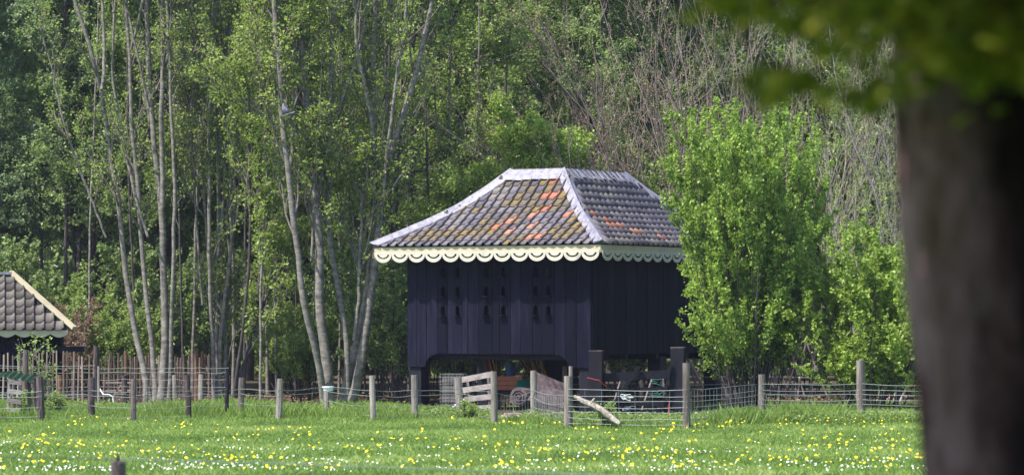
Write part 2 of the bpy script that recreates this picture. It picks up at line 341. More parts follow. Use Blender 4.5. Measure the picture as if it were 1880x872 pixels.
tm = {k: tile_mesh('pantile_'+k, TW, .285, M[k]) for k in ('tile', 'tile_moss', 'tile_red')}
def face_tiles(W_, org, ex, inn):
    ex = Vector(ex); inn = Vector(inn); out = []
    ncol = int(W_/TW); rows = int(arcs[-1]/TE)
    for r in range(rows):
        a = r*TE; d, z, cd, sd = at_arc(a+TE*.5); d0, z0 = at_arc(a)[:2]
        Yv = inn*cd+Vector((0,0,sd)); Zv = ex.cross(Yv)
        for c in range(ncol):
            s = (c+.5)*W_/ncol
            if s < d+.10 or s > W_-d-.10: continue
            p = Vector(org)+ex*s+inn*d0+Vector((0,0,EZ+z0))
            j = lambda q: random.uniform(-q, q)
            R = Matrix((ex, Yv, Zv)).transposed() @ Matrix.Rotation(j(.02), 3, 'X') @ Matrix.Rotation(j(.018), 3, 'Y') @ Matrix.Rotation(j(.025), 3, 'Z')
            out.append((Matrix.Translation(p+Zv*j(.004)+Yv*j(.006)) @ R.to_4x4(), s/W_, r/rows, c, r))
    return out
random.seed(11)
front = face_tiles(EW, (-EW,0,0), (1,0,0), (0,1,0)); side = face_tiles(ES, (0,0,0), (0,1,0), (-1,0,0))
budget = 300-len(front)
side.sort(key=lambda t: t[0].translation.y); side_near, side_rest = side[:budget], side[budget:]
red_front = {(15,10),(15,8),(16,8),(16,6),(19,5),(15,5),(13,4),(12,3),(14,2),(17,1),(18,1),(16,3)}
red_side = {(6,5),(7,4),(6,3),(8,3),(9,2),(7,3),(13,1),(10,2)}
for Mx, u, v, c, r in front:
    q = noise.noise(Vector((u*5.5, v*3.5, 2)))+ .55*math.exp(-((u-.57)/.22)**2-((v-.55)/.5)**2)
    kind = 'tile_red' if (c, r) in red_front else ('tile_moss' if q+random.uniform(-.2,.2) > .32 else 'tile')
    o = link('tile', tm[kind], None, roof); o.matrix_local = Mx
for Mx, u, v, c, r in side_near:
    o = link('tile', tm['tile_red' if (c, r) in red_side else 'tile'], None, roof); o.matrix_local = Mx
def joined(name, lst, me, parent):
    sm = [p.use_smooth for p in me.polygons]; src = [tuple(v.co) for v in me.vertices]; fs = [tuple(p.vertices) for p in me.polygons]; m = MB()
    for Mx, *_ in lst: m.add([Mx @ Vector(v) for v in src], fs)
    o = m.obj(name, me.materials[0], parent); o.data.polygons.foreach_set('use_smooth', sm*len(lst)); return tag(o, kind='stuff')
back = face_tiles(EW, (0,ES,0), (-1,0,0), (0,-1,0)); lefts = face_tiles(ES, (-EW,ES,0), (0,-1,0), (1,0,0))
joined('remaining_tiles', side_rest+back+lefts, tm['tile'], roof)
def hipcap(sx, sy, cx_, cy_):
    m = MB(); n = 22; wq = .20
    secs = []
    for i in range(n+1):
        d = -.05+(DIN+.03)*i/n; z = EZ+(prof(max(d,0)) if d > 0 else d*.45)
        b = Vector((cx_+sx*d, cy_+sy*d, z)); ff = 1+.12*noise.noise(Vector((i*.7, sx*3, sy)))
        A = b+Vector((sx*wq*ff, 0, .055)); B = b+Vector((0, sy*wq*ff, .055))
        if d < .22:   # keep the foot inside the roof outline
            pass
        secs += [A-Vector((0,0,.03)), A, b+Vector((sx*wq*.35, 0, .075)), b+Vector((-sx*.01, -sy*.01, .115+.006*noise.noise(Vector((i*.5,1,1))))), b+Vector((0, sy*wq*.35, .075)), B, B-Vector((0,0,.03))]
    k = 7; m.add(secs, [(i*k+j, i*k+j+1, (i+1)*k+j+1, (i+1)*k+j) for i in range(n) for j in range(k-1)]+[tuple(range(k))])
    return m.obj('hip_cap', M['lead'], roof, smooth=False, recalc=True)
hipcap(-1, 1, 0, 0); hipcap(1, 1, -EW, 0); hipcap(-1, -1, 0, ES); hipcap(1, -1, -EW, ES)
zt = EZ+PR[-1][1]
m = MB(); m.box((-EW/2, ES/2, zt+.055), (EW-2*DIN+.04, ES-2*DIN+.04, .03)); m.obj('ridge_cap', M['lead'], roof)
sl_c, sl_s = at_arc(arcs[-1])[2:]
def flap(p, ex, inn, wd_, ln, tilt):
    Yv = Vector(inn)*sl_c+Vector((0,0,sl_s)); ex = Vector(ex); Zv = ex.cross(Yv)
    R = Matrix((ex, Yv, Zv)).transposed() @ Matrix.Rotation(tilt, 3, 'Y')
    m = MB(); m.box(Vector(p)-Yv*ln/2+Zv*.06, (wd_, ln, .018), M=R, jit=.006); return m.obj('ridge_flap', M['lead'], roof)
for i in range(6): flap((-EW+DIN+(EW-2*DIN)*(i+.5)/6, DIN, zt), (1,0,0), (0,1,0), .235, .30+random.uniform(-.03,.03), .05)
for i in range(12): flap((-DIN, DIN+(ES-2*DIN)*(i+.5)/12, zt), (0,1,0), (-1,0,0), .205, .27+random.uniform(-.03,.03), .16)

# ------------------------------------------------------------------ things stored under the granary
def gl(x, y, z): return gran.matrix_world @ Vector((x, y, z))
gran.rotation_euler = (0,0,-TH); bpy.context.view_layer.update()
def bucket(name, loc, r, h, mat, label, cat='bucket', handle=True):
    t = empty(name, loc, 0, label, cat); m = MB(); k = 14; rs = [(r*.8, 0), (r*.98, h), (r*1.06, h), (r*1.06, h-.025), (r*.92, h-.01), (r*.76, .02), (0.001, .02)]
    vs = [(q*math.cos(2*math.pi*j/k), q*math.sin(2*math.pi*j/k), z) for q, z in rs for j in range(k)]
    m.add(vs, [(i*k+j, i*k+(j+1)%k, (i+1)*k+(j+1)%k, (i+1)*k+j) for i in range(len(rs)-1) for j in range(k)]); m.obj('pail', mat, t)
    if handle:
        m = MB(); m.tube([(r*1.05*math.cos(a), .02, h-.03+r*.9*math.sin(a)) for a in [math.pi*i/10 for i in range(11)]], .006, 5); m.obj('handle', M['wire'], t)
    return t
def crate(name, loc, d, rz, mat, label):
    t = empty(name, loc, rz, label, 'crate'); m = MB()
    for i in range(3):
        z = d[2]*(i+.5)/3
        for sx, sy, w_, l_ in ((0,-1,d[0],.02),(0,1,d[0],.02),(-1,0,.02,d[1]),(1,0,.02,d[1])):
            m = MB(); m.box((sx*d[0]/2, sy*d[1]/2, z), (w_, l_, d[2]/3-.015)); m.obj('slat', mat, t)
    m = MB(); m.box((0,0,.015), (d[0]-.02, d[1]-.02, .02)); m.obj('bottom', mat, t)
    return t
# stone table block carries the crate, the crate carries the bucket
yc = 75.2
p = P(942, 716, yc)
t = empty('work_bench', (p.x, p.y, 0), -.3, 'low dark wooden bench under the granary carrying the red-brown crate', 'bench')
m = MB(); m.box((0,0,p.z-.03), (.85,.5,.05)); m.obj('bench_top', M['tar_dark'], t)
for sx in (-.36,.36):
    for sy in (-.18,.18): m = MB(); m.box((sx,sy,(p.z-.055)/2), (.06,.06,p.z-.055)); m.obj('leg', M['tar_dark'], t)
crate('wooden_crate', (p.x-.02, p.y, p.z), (.56,.36,.31), -.3, M['crate'], 'red-brown wooden crate under the granary with a blue bucket on it')
bucket('bucket', (p.x-.06, p.y, p.z+.31), .125, .29, M['blue'], 'blue plastic bucket standing on the red-brown crate under the granary')
# leaning poles
random.seed(5)
pl = [(887,655,896,'red'),(896,655,905,'orange'),(903,655,912,'orange'),(911,655,918,'maroon'),(952,655,972,'maroon'),(959,655,978,'red'),(965,655,982,'maroon'),(971,655,986,'orange'),(977,655,991,'maroon'),(984,655,996,'red'),(990,655,1003,'orange'),(893,655,903,'maroon')]
desc = ['leftmost red', 'second from the left, orange', 'third from the left, orange', 'maroon pole just left of the bucket', 'first maroon pole right of the bucket', 'red, second right of the bucket', 'dark maroon, third right of the bucket', 'orange, fourth right of the bucket', 'dark maroon, fifth right of the bucket', 'red, second from the right', 'rightmost orange', 'maroon, between the leftmost red and orange']
for i, (xt, yt, xb, mt) in enumerate(pl):
    a = P(xt, yt-2, 75.9+random.uniform(-.2,.2)); b0 = P(xb, 690, a.y-.2)
    d = (b0-a); b = a+d*((a.z-.02)/(-d.z)) if d.z < 0 else b0
    m = MB(); m.tube([a, (a+b)/2, b], .017, 6); o = m.obj('leaning_pole', M[mt])
    tag(o, f'thin painted pole leaning under the granary floor, {desc[i]}', 'pole', 'painted poles leaning under the granary floor')
# black cupboard at right of the opening
p = P(1020, 700, 76.3); t = empty('black_cupboard', (p.x, p.y, 0), -TH, 'black wooden cupboard standing under the right end of the granary front', 'cupboard')
m = MB(); m.box((0,.2,.62), (.62,.4,1.0)); m.obj('carcass', M['tar_dark'], t)
for sx in (-.15,.15): m = MB(); m.box((sx,-.012,.62), (.28,.022,.94)); m.obj('door', M['tar'], t)
# grey slab and rolled matting
def thick_sheet(name, quad, th, mat, label, cat, nu=6, nv=3, wav=.01):
    a, b, c, d = [Vector(q) for q in quad]; n = (b-a).cross(d-a).normalized(); m = MB(); vs = []
    for s_ in (0, 1):
        for j in range(nv+1):
            for i in range(nu+1):
                u, v = i/nu, j/nv; q = a*(1-u)*(1-v)+b*u*(1-v)+c*u*v+d*(1-u)*v
                vs.append(q+n*(s_*th+wav*noise.noise(q*4)))
    w_ = nu+1; N_ = w_*(nv+1); fs = []
    for j in range(nv):
        for i in range(nu): k = j*w_+i; fs += [(k, k+1, k+w_+1, k+w_), (N_+k, N_+k+w_, N_+k+w_+1, N_+k+1)]
    for i in range(nu): fs += [(i, N_+i, N_+i+1, i+1), (nv*w_+i, nv*w_+i+1, N_+nv*w_+i+1, N_+nv*w_+i)]
    for j in range(nv): fs += [(j*w_, (j+1)*w_, N_+(j+1)*w_, N_+j*w_), (j*w_+nu, N_+j*w_+nu, N_+(j+1)*w_+nu, (j+1)*w_+nu)]
    m.add(vs, fs); return tag(m.obj(name, mat, recalc=True), label, cat)
thick_sheet('leaning_board', [P(975,757,72.4), P(1040,757,72.8), P(1036,705,73.3), P(982,683,73.2)], .03, M['stake'], 'large brown-grey board leaning in the shade behind the wire at the granary', 'board')
thick_sheet('pale_sheet', [P(968,735,71.6), P(1040,752,71.8), P(1036,720,72.1), P(985,704,72.0)], .02, M['stake'], 'pale grey sheet leaning against the brown-grey board', 'sheet')
def roll(name, a, b, r, mat, label, cat):
    t = empty(name, (a+b)/2, 0, label, cat); c0 = (a+b)/2; m = MB()
    m.tube([a-c0, (a-c0)*.5, (b-c0)*.5, b-c0], [r, r*1.04, r, r*.97], 16, rough=.03); m.obj('matting', mat, t, smooth=False); 
    d = (b-a).normalized()
    for e, s_ in ((a-c0, -1), (b-c0, 1)):
        x = d.cross(Vector((0,0,1))).normalized(); z = x.cross(d); m = MB()
        pts = [e+d*s_*.012+(x*math.cos(k*.7)+z*math.sin(k*.7))*r*(k/30) for k in range(2, 28)]; m.tube(pts, .009, 4); m.obj('coil_end', M['stake'], t)
    return t
roll('rolled_matting', P(952,728,72.4), P(978,731,73.2), .20, M['stake'], 'grey-brown roll of matting lying under the granary beside the pale sheet', 'roll')
thick_sheet('teal_tarpaulin', [P(946,712,74.6), P(974,712,74.8), P(972,698,75.0), P(950,701,75.0)], .02, M['teal'], 'crumpled teal tarpaulin under the granary right of the red-brown crate', 'tarpaulin', 6, 4, .08)
# timber edge and rubble
m = MB(); m.beam(P(925,764,68.6), P(1040,762,69.0), .12, .13); tag(m.obj('timber_edging', M['rubble']), 'pinkish timber edging lying at the foot of the mesh under the granary', 'timber')
tag(MB().add([(x,y,.026+.0*x) for x, y in ((-.35,66.7),(.1,66.3),(.6,66.6),(1.15,66.4),(1.3,69),(1.2,71.5),(-.1,71.5),(-.4,69))], [tuple(range(8))]).obj('rubble_bed', M['rubble']), kind='structure')
random.seed(8); m = MB()
for i in range(420):
    px = random.uniform(925,1040); q = Vector((GX(px,67.6), 67.5+random.uniform(-.9,1.2), .045)); s_ = random.uniform(.02,.06); m.box(q, (s_*1.6,s_*1.2,s_), random.uniform(0,3), jit=s_*.25)
tag(m.obj('rubble', M['rubble']), 'pink and straw coloured rubble strewn along the timber edging', 'rubble', kind='stuff')
# wire crate at the left of the opening
t = empty('wire_cage', (GX(832,74), 74, 0), -.2, 'grey wire mesh cage with brown bales standing left of the pallet gate', 'cage')
m = MB()
for i in range(9): m.beam((-.24+i*.06,-.2,0),(-.24+i*.06,-.2,.82),.005,.005); m.beam((-.24+i*.06,.2,0),(-.24+i*.06,.2,.82),.005,.005)
for j in range(12): m.beam((-.25,-.2,j*.074),(.25,-.2,j*.074),.005,.005); m.beam((-.25,.2,j*.074),(.25,.2,j*.074),.005,.005); m.beam((-.25,-.2,j*.074),(-.25,.2,j*.074),.005,.005); m.beam((.25,-.2,j*.074),(.25,.2,j*.074),.005,.005)
tag(m.obj('mesh_side', M['wire'], t), kind='stuff')
for i in range(3): m = MB(); m.box((0,0,.28+i*.2), (.42,.32,.15), jit=.012); m.obj('bale', M['stake'], t)
m = MB(); m.tube([P(816,762,72.6), P(845,735,72.9), P(872,728,73.3)], .022, 7); tag(m.obj('fallen_pipe', M['plastic']), 'pale blue-white pipe lying aslant below the wire mesh cage', 'pipe')
# tall square posts and the dark gate
def sqpost(px, yt, Y, w, label):
    z = EYE-(yt-HZ)/F*Y; t = empty('gate_post', (GX(px,Y), Y, 0), -TH*.4, label, 'post'); m = MB(); m.box((0,0,z/2-.1), (w,w,z+.2), jit=.006); m.obj('shaft', M['tar_dark'], t)
    m = MB(); m.box((0,0,z+.012), (w+.01,w+.01,.024), jit=.004); m.obj('weathered_top', M['stake'], t)
sqpost(1095, 645, 70.4, .27, 'square black wooden gate post at the near corner of the granary')
sqpost(1245, 639, 70.6, .27, 'square black wooden gate post beside the hazel bush')
gt = empty('field_gate', (GX(1170,70.5), 70.5, 0), 0, 'black wooden field gate with a diagonal brace between the square posts', 'gate')
def gb(name, a, b, h, y=70.5, w=.04): 
    m = MB(); o = Vector((GX(1170,70.5), 70.5, 0)); m.beam(P(a[0],a[1],y)-o, P(b[0],b[1],y)-o, w, h); return m.obj(name, M['tar_dark'], gt)
gb('rail', (1107,693), (1232,686), .17); gb('rail', (1107,718), (1232,712), .07); gb('rail', (1107,742), (1232,738), .10); gb('rail', (1107,757), (1232,755), .08)
gb('brace', (1128,740), (1173,672), .07, 70.42); gb('stile', (1110,765), (1110,685), .09, 70.56); gb('stile', (1229,765), (1231,668), .09, 70.56); gb('stile', (1170,765), (1170,690), .07, 70.56)
gb('brace', (1215,755), (1232,668), .06, 70.44)
random.seed(3)
for i, (px, py, w_, h_, lab) in enumerate([(1190,755,.34,.18,'black rubber feed tub behind the dark gate, left one'), (1213,760,.26,.3,'black upright feed tub behind the dark gate, right one')]):
    bucket('feed_tub', (GX(px,71.8), 71.8, 0), w_/2, h_, M['tar_dark'], lab, 'tub', False)
bucket('bucket', (GX(1150,71.9), 71.9, 0), .1, .2, M['plastic'], 'small white bucket on the ground behind the dark gate')
bucket('bucket', (GX(1162,71.6), 71.6, 0), .08, .14, M['blue'], 'small blue bucket beside the small white bucket behind the gate')
def coil(px, py, Y, r, mat, label, n=4):
    c = P(px, py, Y); m = MB(); pts = []
    for i in range(n*14): a = i*2*math.pi/14; rr = r*(.8+.35*math.sin(i*1.7))*(.7+.5*math.sin(i*.23+px)); pts.append(c+Vector((rr*math.cos(a), .03+.01*math.sin(i), rr*.42*math.sin(a)-.02*math.sin(i*.6))))
    m.tube(pts, .006, 4); return tag(m.obj('rope_coil', mat), label, 'rope')
random.seed(44)
for i, (xa, ya, xb, yb_, lab) in enumerate([(1122,764,1139,704,'dark plank leaning steeply behind the gate near the left square post'),(1136,766,1148,727,'short dark plank leaning behind the gate, below the pale post'),(1178,766,1198,700,'dark plank leaning right behind the middle of the gate'),(1205,766,1188,716,'dark plank leaning left behind the gate, right of its middle'),(1222,764,1217,696,'upright dark plank behind the right end of the gate'),(1160,765,1153,745,'stub of dark plank standing beside the white bucket')]):
    m = MB(); a_ = P(xa,ya,71.3+.12*i); a_.z = .0; m.beam(a_, P(xb,yb_,72.0+.1*i), .03, random.uniform(.10,.17)); tag(m.obj('leaning_plank', M['tar_dark' if i % 2 else 'stake']), lab, 'plank', 'planks leaning behind the dark gate')
coil(1207, 724, 70.35, .16, M['greenrope'], 'green rope coil hanging on the dark gate'); coil(1148, 729, 70.35, .13, M['plastic'], 'pale blue rope coil hanging on the gate near its brace')
coil(1205, 701, 70.35, .14, M['greenrope'], 'dark green rope looped over the top rail of the gate', 2)
m = MB(); m.tube([P(1078,693,69.9), P(1090,696,69.95), P(1100,698,70.0), P(1114,710,70.2)], .012, 5); tag(m.obj('red_strap', M['red']), 'thin red strap tied round the square post', 'strap')
m = MB(); m.tube([P(1229,737,70.3), P(1228,748,70.3), P(1228,757,70.3)], [.008,.012,.022], 6); tag(m.obj('red_tassel', M['red']), 'red cord end hanging at the gate beside the right square post', 'cord')
thick_sheet('plank_offcut', [P(1160,764,71), P(1195,762,71.2), P(1196,757,71.4), P(1163,759,71.3)], .02, M['log'], 'pale plank offcut lying behind the dark gate', 'plank')
# bleached log leaning against post
lg = empty('dead_branch', P(1095,750,61.8), 0, 'bleached dead branch leaning against the wire fence', 'branch'); o0 = lg.location.copy()
m = MB(); pts = [P(1055,727,62.0), P(1072,737,61.9), P(1090,744,61.8), P(1108,755,61.7), P(1124,768,61.6), P(1138,778,61.5)]
m.tube([p-o0 for p in pts], [.032,.052,.06,.062,.055,.035], 9, rough=.12); m.obj('limb', M['log'], lg)
m = MB(); q = P(1085,741,61.8)-o0; m.tube([q, q+Vector((.06,-.05,.10))], [.03,.015], 6, rough=.1); m.obj('stub', M['log'], lg)

# ------------------------------------------------------------------ wire fences
def post(parent, px, yt, yb, w, mat, lean=0, Y=None, name='post', k=9):
    Y = Y or EYE*F/(yb-HZ); z = EYE-(yt-HZ)/F*Y; x = GX(px, Y); r = w/F*Y/2*.9; m = MB(); o = parent.location
    n = 6; pts = [Vector((x+lean*(i/n-.0)+ (.012*noise.noise(Vector((px, i*.8, 0))) if mat is not M['post'] else 0), Y, -.15+(z+.15)*i/n))-o for i in range(n+1)]
    m.tube(pts, [r*(1.08-.08*i/n)*(1+(.15*noise.noise(Vector((px*.3, i*.9, 5))) if mat is M['stake'] else 0)) for i in range(n+1)], k, rough=.04)
    return m.obj(name, mat, parent)
def wires(parent, stations, zs, r=.004, sag=.02, stay=0, top=None):
    o = parent.location
    for zi, z in enumerate(zs):
        m = MB(); pts = []
        for i in range(len(stations)-1):
            a, b = Vector(stations[i]), Vector(stations[i+1]); sg = sag*(.4+((i*7+zi*3) % 5)/4)
            for k in range(8): t = k/8; pts.append(a.lerp(b, t)+Vector((0, -.07, z-sg*4*t*(1-t)+.006*math.sin(i*3+zi*2+k))) - o)
        pts.append(Vector(stations[-1])+Vector((0,-.07,z))-o); m.tube(pts, r, 4); m.obj('wire', M['wire'], parent)
    if stay:
        m = MB()
        for i in range(len(stations)-1):
            a, b = Vector(stations[i]), Vector(stations[i+1]); n = int((b-a).length/stay)
            for k in range(1, n): q = a.lerp(b, k/n)+Vector((random.uniform(-.01,.01), -.07, 0)); m.beam(q+Vector((0,0,zs[0]))-o, q+Vector((random.uniform(-.015,.015),0,zs[-1]-sag))-o, .004, .004)
        tag(m.obj('stay_wires', M['wire'], parent), kind='stuff')
def stn(px, yb): Y = EYE*F/(yb-HZ); return (GX(px,Y), Y, 0)
random.seed(21)
f1 = empty('wire_fence', (GX(500,67), 67, 0), 0, 'meadow wire fence of thin uneven stakes running left from the granary', 'fence')
A = [(76,691,776,15,'stake'),(168,693,773,14,'stake'),(245,695,777,11,'stake'),(348,688,774,11,'stake'),(416,678,771,8,'tar_dark'),(441,693,768,12,'post'),(511,695,774,13,'post'),(600,708,762,11,'post'),(686,689,774,12,'post'),(762,688,772,13,'post')]
for px, a, b, w_, mt in A: post(f1, px, a, b, w_, M[mt], random.uniform(-.05,.05))
wires(f1, [stn(-30,776)]+[stn(a[0], a[2]) for a in A]+[stn(846,768),stn(908,778)], [.12,.30,.50,.60], .0045)
cap = P(603,713,67.5); bucket('feed_cup', (cap.x, cap.y-.08, cap.z-.04), .115, .085, M['plastic'], 'white plastic feed cup hung on top of the short fence post', 'cup', False)
f2 = empty('wire_fence', (GX(1300,64), 64, 0), 0, 'meadow wire fence with stout round posts before the granary and hazel bush', 'fence')
B = [(846,692,768,15),(908,682,780,13),(980,680,776,13),(1043,690,787,16),(1261,666,790,15),(1398,687,772,14),(1581,661,772,17),(1775,664,774,16),(1990,664,774,16)]
for px, a, b, w_ in B: post(f2, px, a, b, w_, M['post'], -.06 if px == 846 else random.uniform(-.03,.03), k=12)
post(f2, 1048, 672, 787, 8, M['post']); 
S2 = [stn(a[0], a[2]) for a in B]
wires(f2, S2[3:], [.10,.20,.32,.41,.52,.60,.72], .0045, .02, .3)
wires(f2, S2[1:4], [.12,.3,.48,.62], .004, .07, .12)
f3 = empty('wire_fence', (GX(1144,76), 76, 0), 0, 'round pale posts of the rear wire fence seen behind the black gate', 'fence')
for px, a, b in ((1144,676,755),(1037,672,755),(1400,690,755),(1560,690,755),(1730,690,755)): post(f3, px, a, b, 10, M['post'], 0, 74.5)
wires(f3, [(GX(px,74.5),74.5,0) for px in (1037,1144,1400,1560,1730)], [.15,.35,.6,.75], .004)
# rear fence at left with square netting
f4 = empty('netting_fence', (GX(250,79), 79, 0), 0, 'square wire netting on grey posts before the left row of pales', 'fence')
Dp = [(92,694,745,10),(137,676,745,12),(229,689,745,11),(267,695,745,11),(323,688,743,11),(368,687,743,11)]
for px, a, b, w_ in [(-20,690,745,11)]+Dp: post(f4, px, a, b, w_, M['stake'] if px < 230 else M['post'], random.uniform(-.03,.03))
post(f4, 110, 688, 745, 10, M['redpost'])
wires(f4, [(GX(px,79),79,0) for px in (-60,92,137,229,267,323,368,420)], [.08,.28,.45,.62,.78,.88], .0045, .02, .3)
# gappy pale fences
pf = empty('paling_fence', (GX(80,77.5), 77.5, 0), 0, 'fence of thin split pales standing in front of the tiled hut', 'fence')
random.seed(31)
for i in range(22):
    px = -12+i*9.1+random.uniform(-1.6,1.6); post(pf, px, 646+random.uniform(-4,8), 752, random.uniform(3,4.4), M['pale'], random.uniform(-.03,.03), 77.6, 'pale', 6)
post(pf, 47, 642, 770, 11, M['stake'], 0, 70.5, 'post'); post(pf, 175, 635, 743, 11, M['stake'], 0.02, 77.4, 'post'); post(pf, 35, 650, 743, 7, M['post'], 0, 77.4, 'post'); post(pf, 181, 672, 745, 5, M['post'], 0, 77.3, 'post')
wires(pf, [(GX(-12,77.6),77.6,0),(GX(175,77.4),77.4,0)], [.3,.95], .004)
m = MB(); o = pf.location; m.beam(P(74,641,78)-o, P(154,641,78.6)-o, .06, .13); m.obj('rail', M['tar_dark'], pf)
pg = empty('paling_fence', (GX(290,82.3), 82.3, 0), 0, 'far reddish pale fence running behind the slender alder stems', 'fence')
for i in range(44):
    px = 188+i*4.6+random.uniform(-1.5,1.5); post(pg, px, 652+random.uniform(-5,7), 730, random.uniform(2.8,4.2), M['pale'] if i % 4 else M['stake'], random.uniform(-.04,.04), 82.3, 'pale', 5)
for px, yt, w_ in ((231,644,7),(361,642,9),(372,645,8)): post(pg, px, yt, 728, w_, M['redpost'], 0, 82.0, 'post')
for z in (.45, 1.0): m = MB(); m.beam(Vector((GX(185,82.3),82.33,z))-pg.location, Vector((GX(395,82.3),82.33,z))-pg.location, .012, .012); m.obj('wire', M['wire'], pg)
hur = empty('garden_hurdle', (GX(207,80), 80, 0), 0, 'small gate of weathered rails between two posts left of the alders', 'gate')
def hb(nm, a, b, h, mt, Y=80): m = MB(); m.beam(P(a[0],a[1],Y)-hur.location, P(b[0],b[1],Y)-hur.location, .03, h); m.obj(nm, M[mt], hur)
hb('rail', (183,683), (246,687), .035, 'stake'); hb('rail', (188,702), (246,702), .03, 'pale'); hb('rail', (188,717), (246,716), .04, 'pale'); hb('rail', (188,734), (246,735), .03, 'stake')
hb('stile', (190,742), (191,686), .06, 'redpost'); hb('brace', (208,727), (222,706), .03, 'pale')
m = MB(); m.tube([P(182,712,78.6), P(190,724,78.5), P(200,724,78.5), P(207,728,78.5), P(209,742,78.5)], .018, 6); tag(m.obj('white_hoop', M['plastic']), 'bent white plastic pipe in the grass by the small rail gate', 'pipe')
# pallet and sheet at left
def pallet(loc, lean, pts, nslat, w, mat, label, cat, xs_, y0, y1, Y, name='pallet', st=2, bh=.085):
    t = empty(name, (GX(sum(xs_)/2, Y), Y, 0), 0, label, cat); o = t.location
    for i in range(nslat):
        y = y0+(y1-y0)*i/(nslat-1); sk = random.uniform(-1.2,1.2); m = MB(); m.beam(P(xs_[0]+lean*(i/(nslat-1)), y-1+sk, Y)-o, P(xs_[1]+lean*(i/(nslat-1)), y+2-sk, Y)-o, .022, bh); m.obj('slat', mat, t)
    for f in (.12, .88):
        x = xs_[0]+(xs_[1]-xs_[0])*f; m = MB(); m.beam(P(x, y0-6, Y+.06)-o, P(x+lean, y1+4, Y+.06)-o, .05, .06); m.obj('bearer', mat, t)
    return t
random.seed(9)
pallet(None, -3, None, 5, 0, M['greyboard'], 'weathered grey pallet standing on end under the green corrugated sheet', 'pallet', (14,40), 701, 770, 66.6)
t = empty('hanging_pallet_gate', (GX(878,70.2), 70.2, 0), 0, 'makeshift gate of five bleached slats between leaning fence posts', 'gate'); o = t.location
for (a, b, c, d, h) in ((848,697,906,686,.115),(850,716,906,708,.11),(853,733,906,727,.11),(856,751,906,747,.11),(870,770,906,764,.11)):
    m = MB(); m.beam(P(a,b,69.9)-o, P(c,d,69.4)-o, .022, h); m.obj('slat', M['greyboard'], t)
m = MB(); m.beam(P(896,690,69.7)-o, P(900,772,69.7)-o, .05, .07); m.obj('stile', M['greyboard'], t); m = MB(); m.beam(P(858,696,70)-o, P(866,768,70)-o, .05, .07); m.obj('stile', M['greyboard'], t)
# corrugated green sheet
m = MB(); n = 40; vs = []
for j in range(2):
    for s_ in range(2):
        for i in range(n+1):
            u = i/n; px = -14+u*76; x = GX(px, 67.3); z = EYE-(690+ (abs(u-.35)*14) -HZ)/F*67.3; vs.append((x, 66.9+j*.9, z+.022*math.sin(u*2*math.pi*7)+j*.10-s_*.012))
w_ = n+1
m.add(vs, [(i, i+1, 2*w_+i+1, 2*w_+i) for i in range(n)]+[(w_+i, 3*w_+i, 3*w_+i+1, w_+i+1) for i in range(n)]+[(i, w_+i, w_+i+1, i+1) for i in range(n)])
tag(m.obj('corrugated_sheet', M['greensheet']), 'dark green corrugated sheet laid over the grey pallet at the left', 'roof sheet')
t = empty('sheet_trestle', (GX(22,67.6), 67.7, 0), 0, 'rough trestle holding up the green corrugated sheet', 'trestle')
for sx in (-.42,-.05,.36):
    for sy in (-.25,.55): m = MB(); m.tube([(sx,sy,-.1),(sx,sy,.80)], .03, 6, rough=.05); m.obj('leg', M['stake'], t)
# meadow post, out of focus near the camera
t = empty('short_meadow_post', (GX(216,26), 26, 0), 0, 'short blurred wooden post with a nail on top in the meadow', 'post')
z = EYE-(846-HZ)/F*26; m = MB(); m.tube([(0,0,-.2),(0,0,z*.5),(0.004,0,z-.008),(0.004,0,z)], [.062,.06,.058,.052], 14, rough=.02); m.obj('shaft', M['stake'], t)
m = MB(); m.tube([(.002,0,z-.01),(0,0,z+.035),(.003,0,z+.05)], [.014,.012,.009], 8); m.obj('insulator', M['tar_dark'], t)
m = MB(); m.tube([P(-60,837,24), P(216,842,26), P(500,850,27), P(1000,868,28), P(1500,885,29)], .005, 5); tag(m.obj('fence_strand', M['wire']), 'thin pale green electric strand crossing low over the meadow', 'strand')

# ------------------------------------------------------------------ tiled hut at left
hut = empty('tiled_hut', (GX(134,80), 80, 0), .15, 'low dark hut with grey tiled roof and cream scalloped eaves at the left', 'hut')
o = hut.location; xr = GX(134,80); xt_ = GX(22,80); ez, rz_ = 1.735, 3.02; dx = xr-xt_; xl = xr-5.0
def hp(x, y, z): return Vector((x, y, z))-o
m = MB(); e0 = 80.0; vs = [hp(xl,e0,ez-.03), hp(xr,e0,ez-.03), hp(xr,e0+2*dx,ez-.03), hp(xl,e0+2*dx,ez-.03), hp(xl,e0+dx,rz_-.03), hp(xt_,e0+dx,rz_-.03)]
m.add(vs, [(0,1,5,4),(1,2,5),(2,3,4,5),(3,0,4),(0,3,2,1)]); hroof = m.obj('roof', M['tar_dark'], hut)
sl_ = math.hypot(dx, rz_-ez); cd, sd = dx/sl_, (rz_-ez)/sl_; hm = tile_mesh('hut_pantile', .225, .30, M['tile_brown']); random.seed(12)
nr = 7; te = sl_/nr
for r in range(nr):
    for c in range(22):
        x = xr-.10-c*.225-(.0); d = (r+.5)*te*cd
        if x+.09 > xr-d: continue
        Yv = Vector((0,cd,sd)); ex = Vector((1,0,0)); Zv = ex.cross(Yv); j = lambda q: random.uniform(-q, q)
        R = Matrix((ex, Yv, Zv)).transposed() @ Matrix.Rotation(j(.03),3,'X') @ Matrix.Rotation(j(.03),3,'Z')
        if x < GX(-30,80)-.5: continue
        q = link('tile', hm, None, hroof); q.matrix_local = Matrix.Translation(hp(x, e0+r*te*cd, ez+r*te*sd+.01)) @ R.to_4x4()
lefts = []
